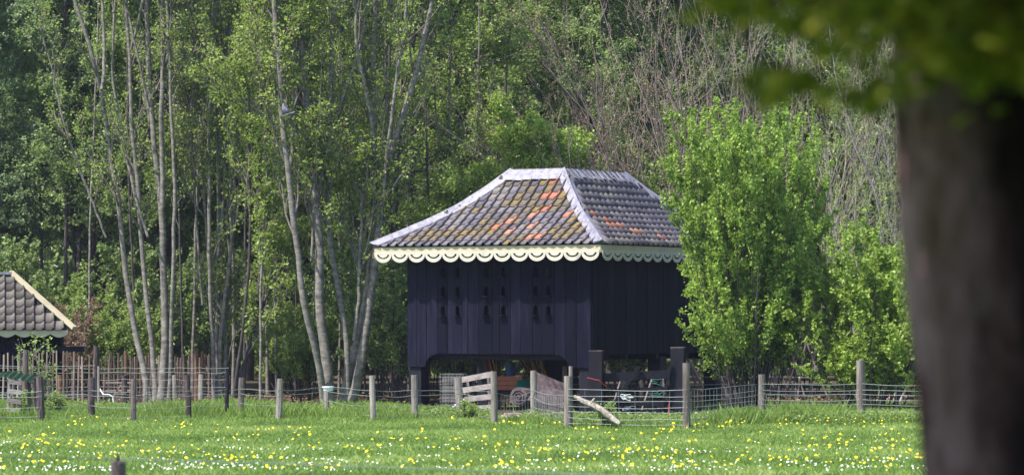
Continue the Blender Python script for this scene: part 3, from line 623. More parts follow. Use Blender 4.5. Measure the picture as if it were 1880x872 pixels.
for r in range(nr):
    for c in range(22):
        x = xr-.10-c*.225
        if x >= GX(-30,80)-.5: continue
        lefts.append((Matrix.Translation(hp(x, e0+r*te*cd, ez+r*te*sd+.01)) @ Matrix(((1,0,0),(0,cd,-sd),(0,sd,cd))).to_4x4(),))
joined('remaining_tiles', lefts, hm, hroof)
m = MB(); m.beam(hp(xr+.03,e0-.03,ez+.05), hp(xt_,e0+dx,rz_+.08), .12, .08); m.obj('hip_board', M['cream'], hut)
m = MB(); m.beam(hp(xr,e0+2*dx,ez+.05), hp(xt_,e0+dx,rz_+.05), .12, .08); m.obj('hip_board', M['cream'], hut)
m = MB(); m.beam(hp(xl,e0+dx,rz_+.05), hp(xt_+.02,e0+dx,rz_+.05), .2, .06); m.obj('ridge_cap', M['lead'], hut)
nS = 12; mm = MB(); pz = 4.8/nS
for i in range(nS):
    c = xr-.12-(i+.5)*pz; out = [(c+pz/2, ez), ]+[(c+pz/2-pz*k/10, ez-.09-.075*math.sin(math.pi*k/10)) for k in range(11)]+[(c-pz/2, ez)]
    mm.prism(out, [], lambda a, b, t: hp(a, e0+.02-t, b), .022)
mm.obj('scalloped_trim', M['cream'], hut, recalc=True)
for i in range(16):
    m = MB(); x = GX(30,80)-i*.2; m.box(hp(x-.1, e0+.35, .85), (.19, .025, 1.7)); m.obj('wall_board', M['tar'], hut)
m = MB(); m.box(hp((GX(118,80)+xl)/2, e0+2.4, .84), (GX(118,80)-xl, .05, 1.68)); m.obj('rear_wall', M['tar_dark'], hut)
m = MB(); m.box(hp(GX(116,80), e0+1.4, .84), (.05, 1.95, 1.68)); m.obj('side_wall', M['tar_dark'], hut)
m = MB(); m.box(hp(GX(35,80), e0+1.4, .84), (.05, 1.95, 1.68)); m.obj('partition', M['tar_dark'], hut)

# ------------------------------------------------------------------ vegetation tools (numpy)
def unit(a): return a/np.maximum(np.linalg.norm(a, axis=-1, keepdims=True), 1e-9)
def leaf_mesh(name, Cc, size, tint, mat, rng, up=.5, asp=.6, tdir=None):
    N_ = len(Cc); n = rng.normal(size=(N_,3)); n = unit(n); n[:,2] = np.abs(n[:,2])+up; n = unit(n)
    t = rng.normal(size=(N_,3)); 
    if tdir is not None: t = t*.6+tdir
    t -= n*(t*n).sum(1, keepdims=True); t = unit(t); b = np.cross(n, t); s = np.asarray(size)[:,None]
    V = np.empty((N_,4,3)); V[:,0] = Cc-t*s*.5; V[:,1] = Cc+b*s*asp*.5+n*s*.13-t*s*.05; V[:,2] = Cc+t*s*.5-n*s*.06; V[:,3] = Cc-b*s*asp*.5+n*s*.13-t*s*.05
    return np_mesh(name, V.reshape(-1,3), np.arange(N_*4).reshape(-1,4), mat, False, np.clip(tint,0,1))
def tubes(batches, k=4):          # batches of (P (T,n,3), R (T,n))
    Vs, Qs, o = [], [], 0
    for Pp, Rr, kk in batches:
        T, n, _ = Pp.shape
        if T == 0: continue
        tan = unit(np.gradient(Pp, axis=1)); ref = np.where(np.abs(tan[...,1:2]) < .9, np.array([0,1,0.]), np.array([1.,0,0]))
        a = unit(np.cross(tan, ref)); b = np.cross(tan, a); an = np.arange(kk)*2*np.pi/kk
        ring = Pp[:,:,None]+Rr[:,:,None,None]*(a[:,:,None]*np.cos(an)[:,None]+b[:,:,None]*np.sin(an)[:,None])
        Vs.append(ring.reshape(-1,3))
        i = np.arange(n-1)[:,None]; j = np.arange(kk)[None]; q = np.stack([i*kk+j, i*kk+(j+1)%kk, (i+1)*kk+(j+1)%kk, (i+1)*kk+j], -1).reshape(-1,4)
        Qs.append((q[None]+(np.arange(T)*n*kk)[:,None,None]).reshape(-1,4)+o); o += T*n*kk
    return np.concatenate(Vs), np.concatenate(Qs)
def grow(rng, p, d, L, r0, r1, n=6, wob=.12, trop=.1):
    T = len(p); Pp = np.empty((T,n,3)); Pp[:,0] = p; d = unit(d.copy()); st = (L/(n-1))[:,None]
    for i in range(1, n):
        d = d+rng.normal(size=(T,3))*wob; d[:,2] += trop; d = unit(d); Pp[:,i] = Pp[:,i-1]+d*st
    return Pp, r0[:,None]+(r1-r0)[:,None]*np.linspace(0,1,n)[None]
def spawn(rng, Pp, Rr, k, tmin, tmax, alo, ahi, Lf, Lpar, rf=.6, up=.2, rend=.3):
    T, n, _ = Pp.shape; idx = np.repeat(np.arange(T), k); t = rng.uniform(tmin, tmax, len(idx)); f = t*(n-1); i = np.minimum(f.astype(int), n-2); u = (f-i)[:,None]
    p = Pp[idx,i]*(1-u)+Pp[idx,i+1]*u; tan = unit(Pp[idx,i+1]-Pp[idx,i]); r = (Rr[idx,i]*(1-u[:,0])+Rr[idx,i+1]*u[:,0])
    q = rng.normal(size=p.shape); q -= tan*(q*tan).sum(1, keepdims=True); q = unit(q); a = rng.uniform(alo, ahi, len(idx))[:,None]
    d = tan*np.cos(a)+q*np.sin(a); d[:,2] += up
    L = Lpar[idx]*Lf*(1.1-.6*t)*rng.uniform(.7,1.3,len(idx)); r0 = np.maximum(r*rf, .004)
    return p, d, L, r0, r0*rend
def anchors_on(rng, Pp, per, tmin=.2, jit=.05):
    T, n, _ = Pp.shape; idx = np.repeat(np.arange(T), per); f = rng.uniform(tmin, 1, len(idx))*(n-1); i = np.minimum(f.astype(int), n-2); u = (f-i)[:,None]
    p = Pp[idx,i]*(1-u)+Pp[idx,i+1]*u; return p+rng.normal(size=p.shape)*jit, unit(Pp[idx,i+1]-Pp[idx,i])
def clump_tint(rng, p, sc=.9, base=.45, amp=.25, rnd=.18):
    c = np.floor(p*sc); h = np.sin(c@np.array([12.9898,78.233,37.719]))*43758.5453; h = h-np.floor(h)
    return base+amp*(h-.5)*2*.6+rng.normal(size=len(p))*rnd

def proto_tree(seed, H, mat_l, mat_w, nl, lsize, crown_lo=.12, spread=2.8, nb=46, k2=8, k3=5, base=.45, tr=.14, up1=.25, k4=0):
    """one forest tree: returns (trunk mesh, branch mesh, crown mesh)"""
    rng = np.random.default_rng(seed)
    tp, trr = grow(rng, np.zeros((1,3)), np.array([[rng.normal()*.04, rng.normal()*.04, 1.]]), np.array([H]), np.array([tr]), np.array([.02]), 14, .035, .08)
    p, d, L, r0, r1 = spawn(rng, tp, trr, nb, crown_lo, .98, .8, 1.35, 1, np.array([spread]), .42, up1)
    L = L*1.25*np.where(p[:,2]/H < .5, 1.1, 1); P1, R1 = grow(rng, p, d, L, r0, r1, 6, .13, .05)
    p, d, L2, r0, r1 = spawn(rng, P1, R1, k2, .2, 1, .4, 1.0, .5, L, .6, .1); P2, R2 = grow(rng, p, d, L2, r0, r1, 5, .16, .04)
    p, d, L3, r0, r1 = spawn(rng, P2, R2, k3, .2, 1, .4, 1.1, .5, L2, .6, .05); P3, R3 = grow(rng, p, d, L3, np.maximum(r0,.004), np.full(len(p),.003), 4, .2, .02)
    V, Q = tubes([(tp, trr, 8)]); me_t = np_mesh('tree_trunk', V, Q, mat_w, True)
    V, Q = tubes([(P1,R1,4),(P2,R2,3),(P3,R3,3)]); me_b = np_mesh('tree_branches', V, Q, mat_w, True)
    me_c = None
    if nl:
        per = max(1, int(nl/len(P3))); a, td = anchors_on(rng, P3, per, .1, .07)
        me_c = leaf_mesh('tree_crown', a, lsize*rng.uniform(.65,1.3,len(a)), clump_tint(rng, a, 1.1, base), mat_l, rng, .15, .7)
    return me_t, me_b, me_c
def place_tree(pr, x, y, s, rz, label, cat, group, name='tree', sz=1):
    t = empty(name, (x, y, 0), rz, label, cat, group); t.scale = (s, s, s*sz)
    link('trunk', pr[0], None, t); link('branches', pr[1], None, t)
    if pr[2]: link('crown', pr[2], None, t)
    return t
protoA = proto_tree(1, 15, M['lf_back'], M['bark_bg'], 100000, .092, .06, 3.0, 56)
protoB = proto_tree(2, 15, M['lf_mid'], M['bark_bg'], 85000, .09, .08, 2.8, 50)
protoC = proto_tree(3, 16, M['lf_cool'], M['bark_bg'], 100000, .09, .05, 2.9, 56)
protoD = proto_tree(4, 14, M['lf_mid'], M['bark_bg'], 36000, .09, .1, 2.4, 42)
rg = random.Random(77)
rows = [
 ('mid row', [( -17.5,92,'C'),(-14.6,90,'C'),(-11.8,93,'C'),(-9.2,91,'A'),(-6.0,93,'B'),(-3.4,90.5,'D'),(-.9,92.5,'B'),(1.6,90,'A'),(4.2,92,'A'),(7.0,93,'D'),(9.8,91,'A'),(12.6,93,'B'),(15.8,91,'A'),(19,93,'B'),(-21,93,'A')]),
 ('rear row', [(-19,101,'A'),(-15.8,103,'C'),(-12.4,100,'C'),(-9.4,104,'C'),(-6.2,101,'A'),(-3,103,'A'),(.2,100,'B'),(3.2,103,'A'),(6.4,101,'C'),(9.6,104,'B'),(13,101,'A'),(16.4,103,'C'),(20,101,'B')]),
 ('last row', [(-22,113,'C'),(-17,116,'A'),(-13,112,'C'),(-9,115,'A'),(-5,113,'C'),(-1,116,'A'),(3,112,'C'),(7,115,'A'),(11,113,'B'),(15,116,'C'),(19,112,'A'),(24,115,'B')])]
pr = {'A': protoA, 'B': protoB, 'C': protoC, 'D': protoD}
ds = {'A': 'tall broad green woodland tree', 'B': 'fresh yellow-green woodland tree', 'C': 'dark cool green woodland tree', 'D': 'slim light green woodland tree'}
for rn, lst in rows:
    for x, y, k in lst:
        place_tree(pr[k], x+rg.uniform(-.5,.5), y, rg.uniform(.92,1.12), rg.uniform(0,6.28), f'{ds[k]} in the {rn} of the wood behind the granary', 'tree', f'{ds[k]}s of the {rn}')
# the far wood that reads as one mass
rng = np.random.default_rng(50); N_ = 150000
x = rng.uniform(-48,48,N_); zz = rng.uniform(0,1,N_)**.9*17; y = 128+rng.normal(size=N_)*1.6+1.5*np.sin(x*.9)+1.2*np.sin(zz*.8+x)
c = np.stack([x,y,zz],1); tag(link('far_wood', leaf_mesh('far_wood', c, rng.uniform(.3,.65,N_), clump_tint(rng, c, .5, .45), M['lf_back'], rng, .3, .7)), 'far mass of dark green foliage closing the wood', 'foliage', kind='stuff')

# shrubs of the wood edge
def proto_bush(seed, H, W_, mat_l, mat_w, nl, ls, nst=16, k=7, k2=3, up=.9, droop=0, base=.45, tl=.12, stem_r=.016, side=.42, twig_k=4):
    rng = np.random.default_rng(seed); T = nst
    an = rng.uniform(0,2*np.pi,T); rr = rng.uniform(0,.18,T)*W_; p = np.stack([rr*np.cos(an), rr*np.sin(an), np.zeros(T)],1)
    lean = rng.uniform(.1,1,T)*W_/H*.62; d = np.stack([np.cos(an)*lean, np.sin(an)*lean, np.ones(T)*up],1)
    L = H*rng.uniform(.72,1.04,T); P0, R0 = grow(rng, p, d, L, np.full(T,stem_r)*rng.uniform(.7,1.5,T), np.full(T,.004), 10, .06, .03-droop)
    p, d, L1, r0, r1 = spawn(rng, P0, R0, k, tl, .97, .35, .95, side, L, .55, .25); P1, R1 = grow(rng, p, d, L1, r0, r1, 6, .12, .06)
    p, d, L2, r0, r1 = spawn(rng, P1, R1, k2, .15, 1, .35, .95, .42, L1, .6, .2); P2, R2 = grow(rng, p, d, L2, r0, np.full(len(p),.003), 4, .15, .05)
    V, Q = tubes([(P0,R0,6),(P1,R1,twig_k),(P2,R2,3)]); me_w = np_mesh('bush_stems', V, Q, mat_w, True); me_c = None
    if nl:
        n2 = int(nl*.7/len(P2)); a, _ = anchors_on(rng, P2, max(n2,1), .05, .035); n1 = int(nl*.3/len(P1)); a2, _ = anchors_on(rng, P1, max(n1,1), .3, .05); a = np.concatenate([a,a2])
        me_c = leaf_mesh('bush_leaves', a, ls*rng.uniform(.6,1.35,len(a)), clump_tint(rng, a, 2, base), mat_l, rng, .2, .8)
    return me_w, me_c
def place_bush(pr, x, y, s, rz, label, group=None, name='shrub', cat='shrub', sz=1):
    t = empty(name, (x,y,0), rz, label, cat, group); t.scale = (s,s,s*sz); link('stems', pr[0], None, t)
    if pr[1]: link('foliage', pr[1], None, t)
    return t
bushA = proto_bush(10, 3.2, 2.4, M['lf_back'], M['bark_dark'], 15000, .075)
bushB = proto_bush(11, 2.6, 2.4, M['lf_mid'], M['bark_dark'], 13000, .07)
bushBr = proto_bush(12, 2.0, 1.4, M['lf_brown'], M['twig'], 5000, .06)
for i in range(20):
    x = -17+i*1.85+rg.uniform(-.4,.4); y = rg.uniform(86.5,89)
    place_bush(bushA if i % 3 else bushB, x, y, rg.uniform(.8,1.25), rg.uniform(0,6.28), 'leafy undergrowth shrub along the foot of the wood' if i % 3 else 'lighter green undergrowth shrub along the foot of the wood', 'undergrowth shrubs of the wood edge' if i % 3 else 'lighter undergrowth shrubs of the wood edge')
place_bush(bushBr, GX(125,84), 84, 1.1, 1, 'withered brown and green shrub behind the tiled hut', name='brown_shrub')
place_bush(bushB, GX(180,85), 85, .95, 2, 'bright green shrub between the tiled hut and the alders')
place_bush(bushB, GX(235,84.5), 84.5, .85, 4, 'green shrub just behind the first alder stems')
place_bush(bushB, GX(560,83), 83, .9, .4, 'dark leafy shrub behind the paired grey trunks')
place_bush(bushA, GX(740,81), 81, .95, 3.3, 'dark shrub growing against the left wall of the granary')
place_bush(bushA, GX(700,83), 83, 1.15, 5.1, 'tall dark shrub between the grey trunks and the granary')
place_bush(bushA, GX(850,83), 83, .8, 5.1, 'shrub seen through the opening under the granary')
place_bush(bushA, GX(1150,84), 84, .85, 1.1, 'shrub seen under the side wall of the granary')
place_bush(bushB, GX(1000,85), 85, .8, 1.9, 'low shrub behind the leaning poles')
sap = proto_bush(13, 1.7, .9, M['lf_mid'], M['twig'], 420, .07, 6, 5, 2)
place_bush(sap, GX(66,72), 72, .95, 1.9, 'small sparse sapling growing beside the thick dark stake at the hut')

# big hazel bush, pale bush, bare shrubs
hz_ = proto_bush(20, 6.2, 4.1, M['lf_bush'], M['bark_dark'], 120000, .074, 60, 13, 4, 1, -.03, .5, .08, .02, .26)
place_bush(hz_, GX(1378,71.3), 71.3, .80, .3, 'large bright green hazel bush covering the right side of the granary', name='hazel_bush', cat='bush', sz=1.22)
pb = proto_bush(22, 3.95, 3.6, M['lf_pale'], M['bark_dark'], 52000, .078, 36, 10, 4, .8, 0, .5, .08, .018, .34)
place_bush(pb, GX(1600,70.6), 70.6, .95, 2, 'rounded pale green bush behind the fence beside the big trunk', name='pale_bush', cat='bush')
place_bush(pb, GX(1760,73.5), 73.5, 1.02, 4, 'pale green bush mostly hidden by the big trunk', name='pale_bush', cat='bush')

def bare_shrub(seed, org, n, dlo, dhi, L, mat_w, r0=.03, k=8, k2=5, bud=None, nbud=0, trop=.02, name='bare_shrub', label='', depth=1.2):
    rng = np.random.default_rng(seed); an = rng.uniform(dlo, dhi, n)   # angle from vertical, negative leans left
    p = np.array(org)[None]+rng.normal(size=(n,3))*np.array([.5,.5,0]); p[:,2] = 0
    d = np.stack([np.sin(an), rng.normal(size=n)*.15, np.cos(an)],1); LL = L*rng.uniform(.75,1.1,n)
    P0, R0 = grow(rng, p, d, LL, r0*rng.uniform(.7,1.4,n), np.full(n,.008), 12, .07, trop)
    q, d, L1, a, b = spawn(rng, P0, R0, k, .25, .98, .25, .75, .42, LL, .55, .25); P1, R1 = grow(rng, q, d, L1, a, b, 7, .10, .06)
    q, d, L2, a, b = spawn(rng, P1, R1, k2, .15, 1, .3, .8, .42, L1, .6, .2); P2, R2 = grow(rng, q, d, L2, np.maximum(a,.006), np.full(len(q),.005), 5, .12, .06)
    V, Q = tubes([(P0,R0,6),(P1,R1,4),(P2,R2,3)]); o_ = np.array([org[0],org[1],0]); t = empty(name, tuple(o_), 0, label, 'shrub')
    link('stems', np_mesh('bare_stems', V-o_, Q, mat_w, True), None, t)
    if nbud:
        a, _ = anchors_on(rng, P2, max(1, nbud//len(P2)), .1, .03); link('foliage', leaf_mesh('buds', a-o_, rng.uniform(.03,.08,len(a)), clump_tint(rng, a, 1.5, .45, .3), bud, rng), None, t)
    return t
bare_shrub(30, (GX(1330,84),84,0), 21, -.85, .12, 9.5, M['twig'], .026, 10, 5, M['lf_brown'], 9000, .015, 'bare_shrub', 'tall bare pinkish-brown shrub arching left above the granary roof')
bare_shrub(31, (GX(1460,86),86,0), 17, -.5, .35, 11, M['twig'], .026, 10, 5, M['lf_young'], 9000, .015, 'bare_shrub', 'tall bare brown shrub rising behind the hazel bush')
bare_shrub(32, (GX(1610,80),80,0), 14, -.35, .35, 6.6, M['twig_grey'], .026, 10, 6, M['lf_pale'], 12000, .02, 'grey_shrub', 'pale grey twiggy shrub between the hazel bush and the big trunk')
bare_shrub(33, (GX(1740,84),84,0), 16, -.3, .3, 10, M['twig_grey'], .03, 10, 6, M['lf_pale'], 6000, .02, 'grey_shrub', 'tall grey twiggy shrub hidden mostly behind the big trunk')
# hawthorn behind the roof
hw = proto_tree(41, 6.2, M['lf_pale'], M['bark_dark'], 24000, .08, .3, 1.9, 30, 7, 4, .42, .07, .15)
place_tree(hw, GX(1010,82), 82, 1, 1, 'layered light green hawthorn rising just behind the roof ridge', 'tree', None, 'hawthorn')
hw2 = proto_tree(42, 5.4, M['lf_mid'], M['bark_dark'], 20000, .08, .2, 1.8, 30, 7, 4, .45, .07, .15)
place_tree(hw2, GX(835,82.5), 82.5, 1, 2, 'low branching green tree behind the left hip of the roof', 'tree', None, 'hawthorn')
place_tree(hw2, GX(1180,86), 86, 1.15, 4, 'green tree peeping over the right hip of the roof', 'tree', None, 'hawthorn')

# ------------------------------------------------------------------ traced multi-stem trees by the fence
def traced(name, label, base, Y, stems, mat_w, leafm, nl, seed, lsize=.085, kb=9, brL=1.6, lo=.22, spreadY=.5, base_t=.5, up=.35, extend=3.5, cat='tree', k2=6):
    rng = np.random.default_rng(seed); root = empty(name, (GX(base,Y), Y, 0), 0, label, cat); o_ = np.array([GX(base,Y), Y, 0.])
    allP, allR, allL = [], [], []
    for st, r0, r1 in stems:
        dy = rng.uniform(-spreadY, spreadY); pts = []
        n0 = len(st)
        for i, (px, py) in enumerate(st): pts.append(np.array(P(px, py, Y+dy*min(1, i/2.5))))
        if st[0][1] > 640: pts[0][2] = min(pts[0][2], -.05); 
        if st[-1][1] <= 30 and extend:
            dd = pts[-1]-pts[-2]; dd = dd/np.linalg.norm(dd); dd[2] += .5; dd /= np.linalg.norm(dd); pts.append(pts[-1]+dd*extend*.5); pts.append(pts[-1]+(dd+rng.normal(size=3)*.1)*extend*.5)
        pts = np.array(pts); s = np.concatenate([[0], np.cumsum(np.linalg.norm(np.diff(pts, axis=0), axis=1))]); u = np.linspace(0, s[-1], 26)
        # smooth resample
        q = np.stack([np.interp(u, s, pts[:,k]) for k in range(3)], 1)
        for _ in range(2): q[1:-1] = q[1:-1]*.5+(q[:-2]+q[2:])*.25
        q[1:-1] += rng.normal(size=(24,3))*.008
        ra, rb = r0*.9/F*Y/2, r1/F*Y/2; f = np.linspace(0,1,26); R = ra+(rb-ra)*f
        if st[0][1] > 640: R = R*(1+.35*np.exp(-f*26*1.0))
        if len(pts) > n0: R = R*np.clip((1-f)*5+.25, 0, 1)
        allP.append(q); allR.append(R); allL.append(s[-1])
        V, Q = tubes([(q[None]-o_, R[None], 9)]); link('stem', np_mesh('stem', V, Q, mat_w, True), None, root)
    Pp = np.array(allP); Rr = np.array(allR)
    p, d, L, a, b = spawn(rng, Pp, Rr, kb, lo, .99, .3, .8, 1, np.full(len(Pp), brL), .5, up); P1, R1 = grow(rng, p, d, L, np.minimum(a,.03), np.full(len(a),.010), 8, .10, .06)
    p, d, L2, a, b = spawn(rng, P1, R1, k2, .2, 1, .35, .9, .5, L, .6, .25); P2, R2 = grow(rng, p, d, L2, np.maximum(a,.010), np.full(len(a),.007), 5, .13, .05)
    V, Q = tubes([(P1-o_,R1,5),(P2-o_,R2,3)]); link('branches', np_mesh('branches', V, Q, M['branch'], True), None, root)
    if nl:
        # rosettes of young leaves at the twig tips and along them
        per = max(1, round(nl*1.45/(len(P2)*5))); an, td = anchors_on(rng, P2, per, .15, .05); an = np.repeat(an, 5, 0); an = an+rng.normal(size=an.shape)*np.array([.06,.06,.035])
        link('crown', leaf_mesh('crown', an-o_, lsize*.86*rng.uniform(.5,1.35,len(an)), clump_tint(rng, an, 1.6, base_t, .25, .24), leafm, rng, .2, .8), None, root)
    return root
traced('alder', 'slender grey alder with many bare stems at the left by the fence', 292, 80.5, [
 ([(276,741),(265,682),(245,597),(234,525),(228,480),(215,345),(202,280),(187,165),(178,140),(170,100),(150,40),(135,0)], 13, 5),
 ([(187,165),(191,130),(192,90),(190,50),(187,0)], 7, 4),
 ([(285,741),(284,660),(272,570),(265,516),(260,436),(252,325),(243,250),(240,200),(240,90),(233,40),(229,0)], 11, 5),
 ([(241,92),(248,60),(258,30),(262,0)], 6, 4),
 ([(294,741),(303,682),(302,570),(299,480),(299,436),(297,370),(283,270),(277,200),(273,100),(270,0)], 17, 6),
 ([(299,380),(298,300),(296,210),(300,100),(297,0)], 11, 6),
 ([(310,735),(316,615),(316,525),(318,436),(322,360),(318,280),(312,160),(310,60),(305,0)], 9, 4),
 ([(272,436),(252,380),(235,300),(215,210),(205,120),(208,60),(212,0)], 6, 4),
 ([(273,200),(262,140),(250,90),(240,40),(225,0)], 5, 3),
 ([(195,436),(170,370),(150,320),(128,260),(105,180),(95,120),(70,40)], 5, 3)],
 M['bark'], M['lf_young'], 6000, 101, .075, 9, 1.7, .3, .5)
traced('field_maple', 'leafy young maple clump with thin pale stems in the left middle', 405, 81.5, [
 ([(394,714),(389,592),(384,502),(385,436),(382,250),(390,125),(392,0)], 9, 5),
 ([(397,714),(399,570),(401,480),(402,436),(400,250),(398,120),(400,0)], 9, 5),
 ([(405,710),(403,628),(416,525),(422,480),(430,400),(432,200),(440,50),(443,0)], 9, 4),
 ([(414,690),(414,592),(415,500)], 8, 5),
 ([(385,410),(365,385),(345,350),(332,310)], 4, 2),
 ([(384,500),(372,300),(360,190),(345,120),(330,60),(322,0)], 6, 3),
 ([(382,260),(365,245),(352,225),(348,190)], 5, 3),
 ([(432,300),(445,200),(455,120),(468,40),(476,0)], 6, 3),
 ([(372,560),(362,440),(356,330),(350,220),(358,100),(352,0)], 5, 3),
 ([(400,470),(412,360),(415,260),(410,140),(418,60),(425,0)], 6, 3)],
 M['bark'], M['lf_young'], 13000, 102, .085, 18, 2.1, .25, .6)
traced('leaning_maple', 'darker maple whose stems lean right from the fence', 430, 80.5, [
 ([(425,718),(450,660),(468,592),(490,543),(513,498),(525,478)], 10, 4),
 ([(437,705),(455,640),(470,575),(478,525),(480,436),(476,300),(482,150),(470,60),(472,0)], 8, 4),
 ([(428,712),(440,640),(450,580),(455,520),(462,400),(455,250),(460,100),(462,0)], 7, 4),
 ([(455,250),(470,200),(500,120),(520,60),(540,0)], 4, 2)],
 M['bark_dark'], M['lf_young'], 14000, 103, .085, 17, 2.0, .3, .5)
m_ = traced('birch_sapling', 'single thin pale sapling trunk between the maples and grey trunks', 478, 79.5, [([(478,729),(478,615),(479,525),(482,436),(490,330),(486,230)], 6, 3)], M['bark'], M['lf_young'], 1400, 104, .08, 14, 1.0, .35, .2)
traced('sycamore', 'grey sycamore with two curved trunks rising beside the white feed cup', 603, 78.5, [
 ([(605,745),(605,696),(598,646),(587,601),(585,556),(590,480),(583,400),(572,310),(567,225),(560,150),(552,65),(548,0)], 21, 9),
 ([(597,725),(594,690),(576,633),(558,574),(550,480),(540,430),(530,310),(517,240),(512,115),(505,30),(502,0)], 14, 7),
 ([(532,320),(537,250),(543,150),(540,90),(546,0)], 8, 4),
 ([(552,65),(540,40),(522,15),(510,0)], 6, 3),
 ([(517,240),(500,225),(480,210),(462,190)], 5, 2),
 ([(572,480),(575,400),(568,360),(575,300)], 6, 3)],
 M['bark'], M['lf_young'], 13000, 105, .085, 18, 2.3, .3, .5)
traced('sycamore', 'grey sycamore with a pair of trunks leaning right against the roof corner', 640, 78.8, [
 ([(624,741),(639,696),(657,633),(670,579),(676,507),(683,470),(690,435),(687,250),(685,100),(690,0)], 17, 8),
 ([(640,743),(661,700),(668,628),(679,561),(688,498),(691,460),(697,400),(705,300),(730,250),(742,200),(760,150),(780,65),(795,0)], 20, 4),
 ([(636,680),(639,610),(625,556),(612,480),(602,435),(602,280),(607,175),(612,75),(612,0)], 13, 7),
 ([(650,625),(659,547),(661,480),(665,400),(662,330)], 9, 5),
 ([(700,380),(706,320),(712,260),(722,200),(730,130),(742,60),(748,0)], 7, 4),
 ([(685,250),(678,200),(668,150),(655,100),(650,40),(660,0)], 7, 3),
 ([(612,230),(625,190),(640,150),(655,110),(668,60),(672,0)], 5, 3)],
 M['bark'], M['lf_young'], 13000, 106, .085, 18, 2.3, .3, .5)
traced('dark_sycamore', 'dark thin trunked tree whose crown spreads over the left roof corner', 735, 84, [
 ([(735,700),(728,600),(725,480),(725,380),(730,300),(735,200),(745,140),(760,80),(775,0)], 12, 6),
 ([(730,300),(736,240),(737,180),(740,80),(748,0)], 7, 4),
 ([(752,600),(755,440),(757,340),(762,250),(772,175),(800,130),(815,65),(840,15),(850,0)], 9, 4),
 ([(695,640),(700,500),(702,360),(706,300),(712,180),(716,80),(720,0)], 8, 5),
 ([(725,318),(760,316),(800,312),(835,318)], 5, 2),
 ([(800,130),(835,125),(870,128),(900,120)], 4, 2)],
 M['bark_dark'], M['lf_mid'], 18000, 107, .085, 18, 2.1, .25, .8)
traced('thin_tree', 'thin dark trunked tree standing alone behind the roof ridge', 920, 88, [([(915,700),(918,480),(921,280),(927,200),(931,100),(942,0)], 8, 4)], M['bark_dark'], M['lf_mid'], 3000, 108, .085, 16, 1.2, .3, .2)
for i, (px, w_, Y_) in enumerate([(120,9,90),(133,8,91),(145,10,91),(78,7,92),(172,7,92),(205,6,93),(440,7,92),(515,8,90),(535,6,92),(650,8,91),(660,6,92)]):
    traced('dark_trunk_tree', f'thin dark shaded trunk, {["above the hut roof corner","just right of the hut roof corner","second right of the hut roof","above the middle of the hut roof","left of the leaning alder stem","behind the left alder stems","behind the maple clump","left behind the two curved trunks","close behind the curved trunks","behind the paired sycamore trunks, left","behind the paired sycamore trunks, right"][i]}', px, Y_,
      [([(px,690),(px+rg.uniform(-5,5),500),(px+rg.uniform(-8,8),330),(px+rg.uniform(-10,10),160),(px+rg.uniform(-14,14),0)], w_, w_*.5)], M['bark_dark'], M['lf_cool'], 1800, 200+i, .09, 14, 1.4, .35, .2)

for i in range(17):
    px = [338,352,428,448,492,508,542,574,622,648,705,752,786,820,868,246,165][i]; Y_ = rg.uniform(82.5,88); w_ = rg.uniform(4.5,7.5); l = rg.uniform(-26,26)
    traced('slender_tree', 'slender young woodland tree with a bare grey stem in the thicket behind the fence', px, Y_,
      [([(px,700),(px+l*.12+rg.uniform(-4,4),540),(px+l*.35+rg.uniform(-5,5),380),(px+l*.65+rg.uniform(-6,6),200),(px+l,0)], w_, w_*.5)]+([([(px+l*.35,380),(px+l*.35+rg.choice((-1,1))*rg.uniform(12,30),190),(px+l*.35+rg.choice((-1,1))*rg.uniform(20,50),0)], w_*.6, w_*.35)] if i % 2 else []),
      M['bark'] if i % 3 else M['bark_dark'], M['lf_young'] if i % 2 else M['lf_mid'], 1500, 300+i, .08, 13, 1.5, .3, .2)['group'] = 'slender young trees of the thicket'
# ------------------------------------------------------------------ dove on the sycamore
bp_ = P(524,203,77.3); t = empty('dove', bp_, .3, 'grey-mauve dove perched high in the curved sycamore', 'bird')
m = MB(); pts = [(.12,.0,-.15),(.085,0,-.10),(.04,0,-.04),(0,0,.0),(-.03,0,.05),(-.045,0,.085),(-.045,0,.115),(-.047,0,.135),(-.05,0,.15)]
m.tube(pts, [.012,.028,.055,.068,.058,.038,.03,.03,.012], 12); m.obj('body', M['bird'], t, smooth=True)
m = MB(); m.tube([(-.07,0,.13),(-.088,0,.124)], [.008,.003], 6); m.obj('beak', M['bird_dark'], t)
for s_ in (-1,1): m = MB(); m.tube([(-.01,.05*s_,.03),(.035,.058*s_,-.03),(.09,.035*s_,-.11)], [.02,.032,.008], 8); m.obj('wing', M['bird_dark'], t, smooth=True)
for s_ in (-1,1): m = MB(); m.tube([(.01,.02*s_,-.05),(.005,.022*s_,-.085)], .006, 5); m.obj('leg', M['red'], t)
m = MB(); m.tube([P(513,217,78.4), P(517,214,77.6), P(525,211,77.25), P(541,206,77.1)], .014, 6); tag(m.obj('perch_branch', M['bark']), 'short horizontal branch under the perched dove', 'branch')

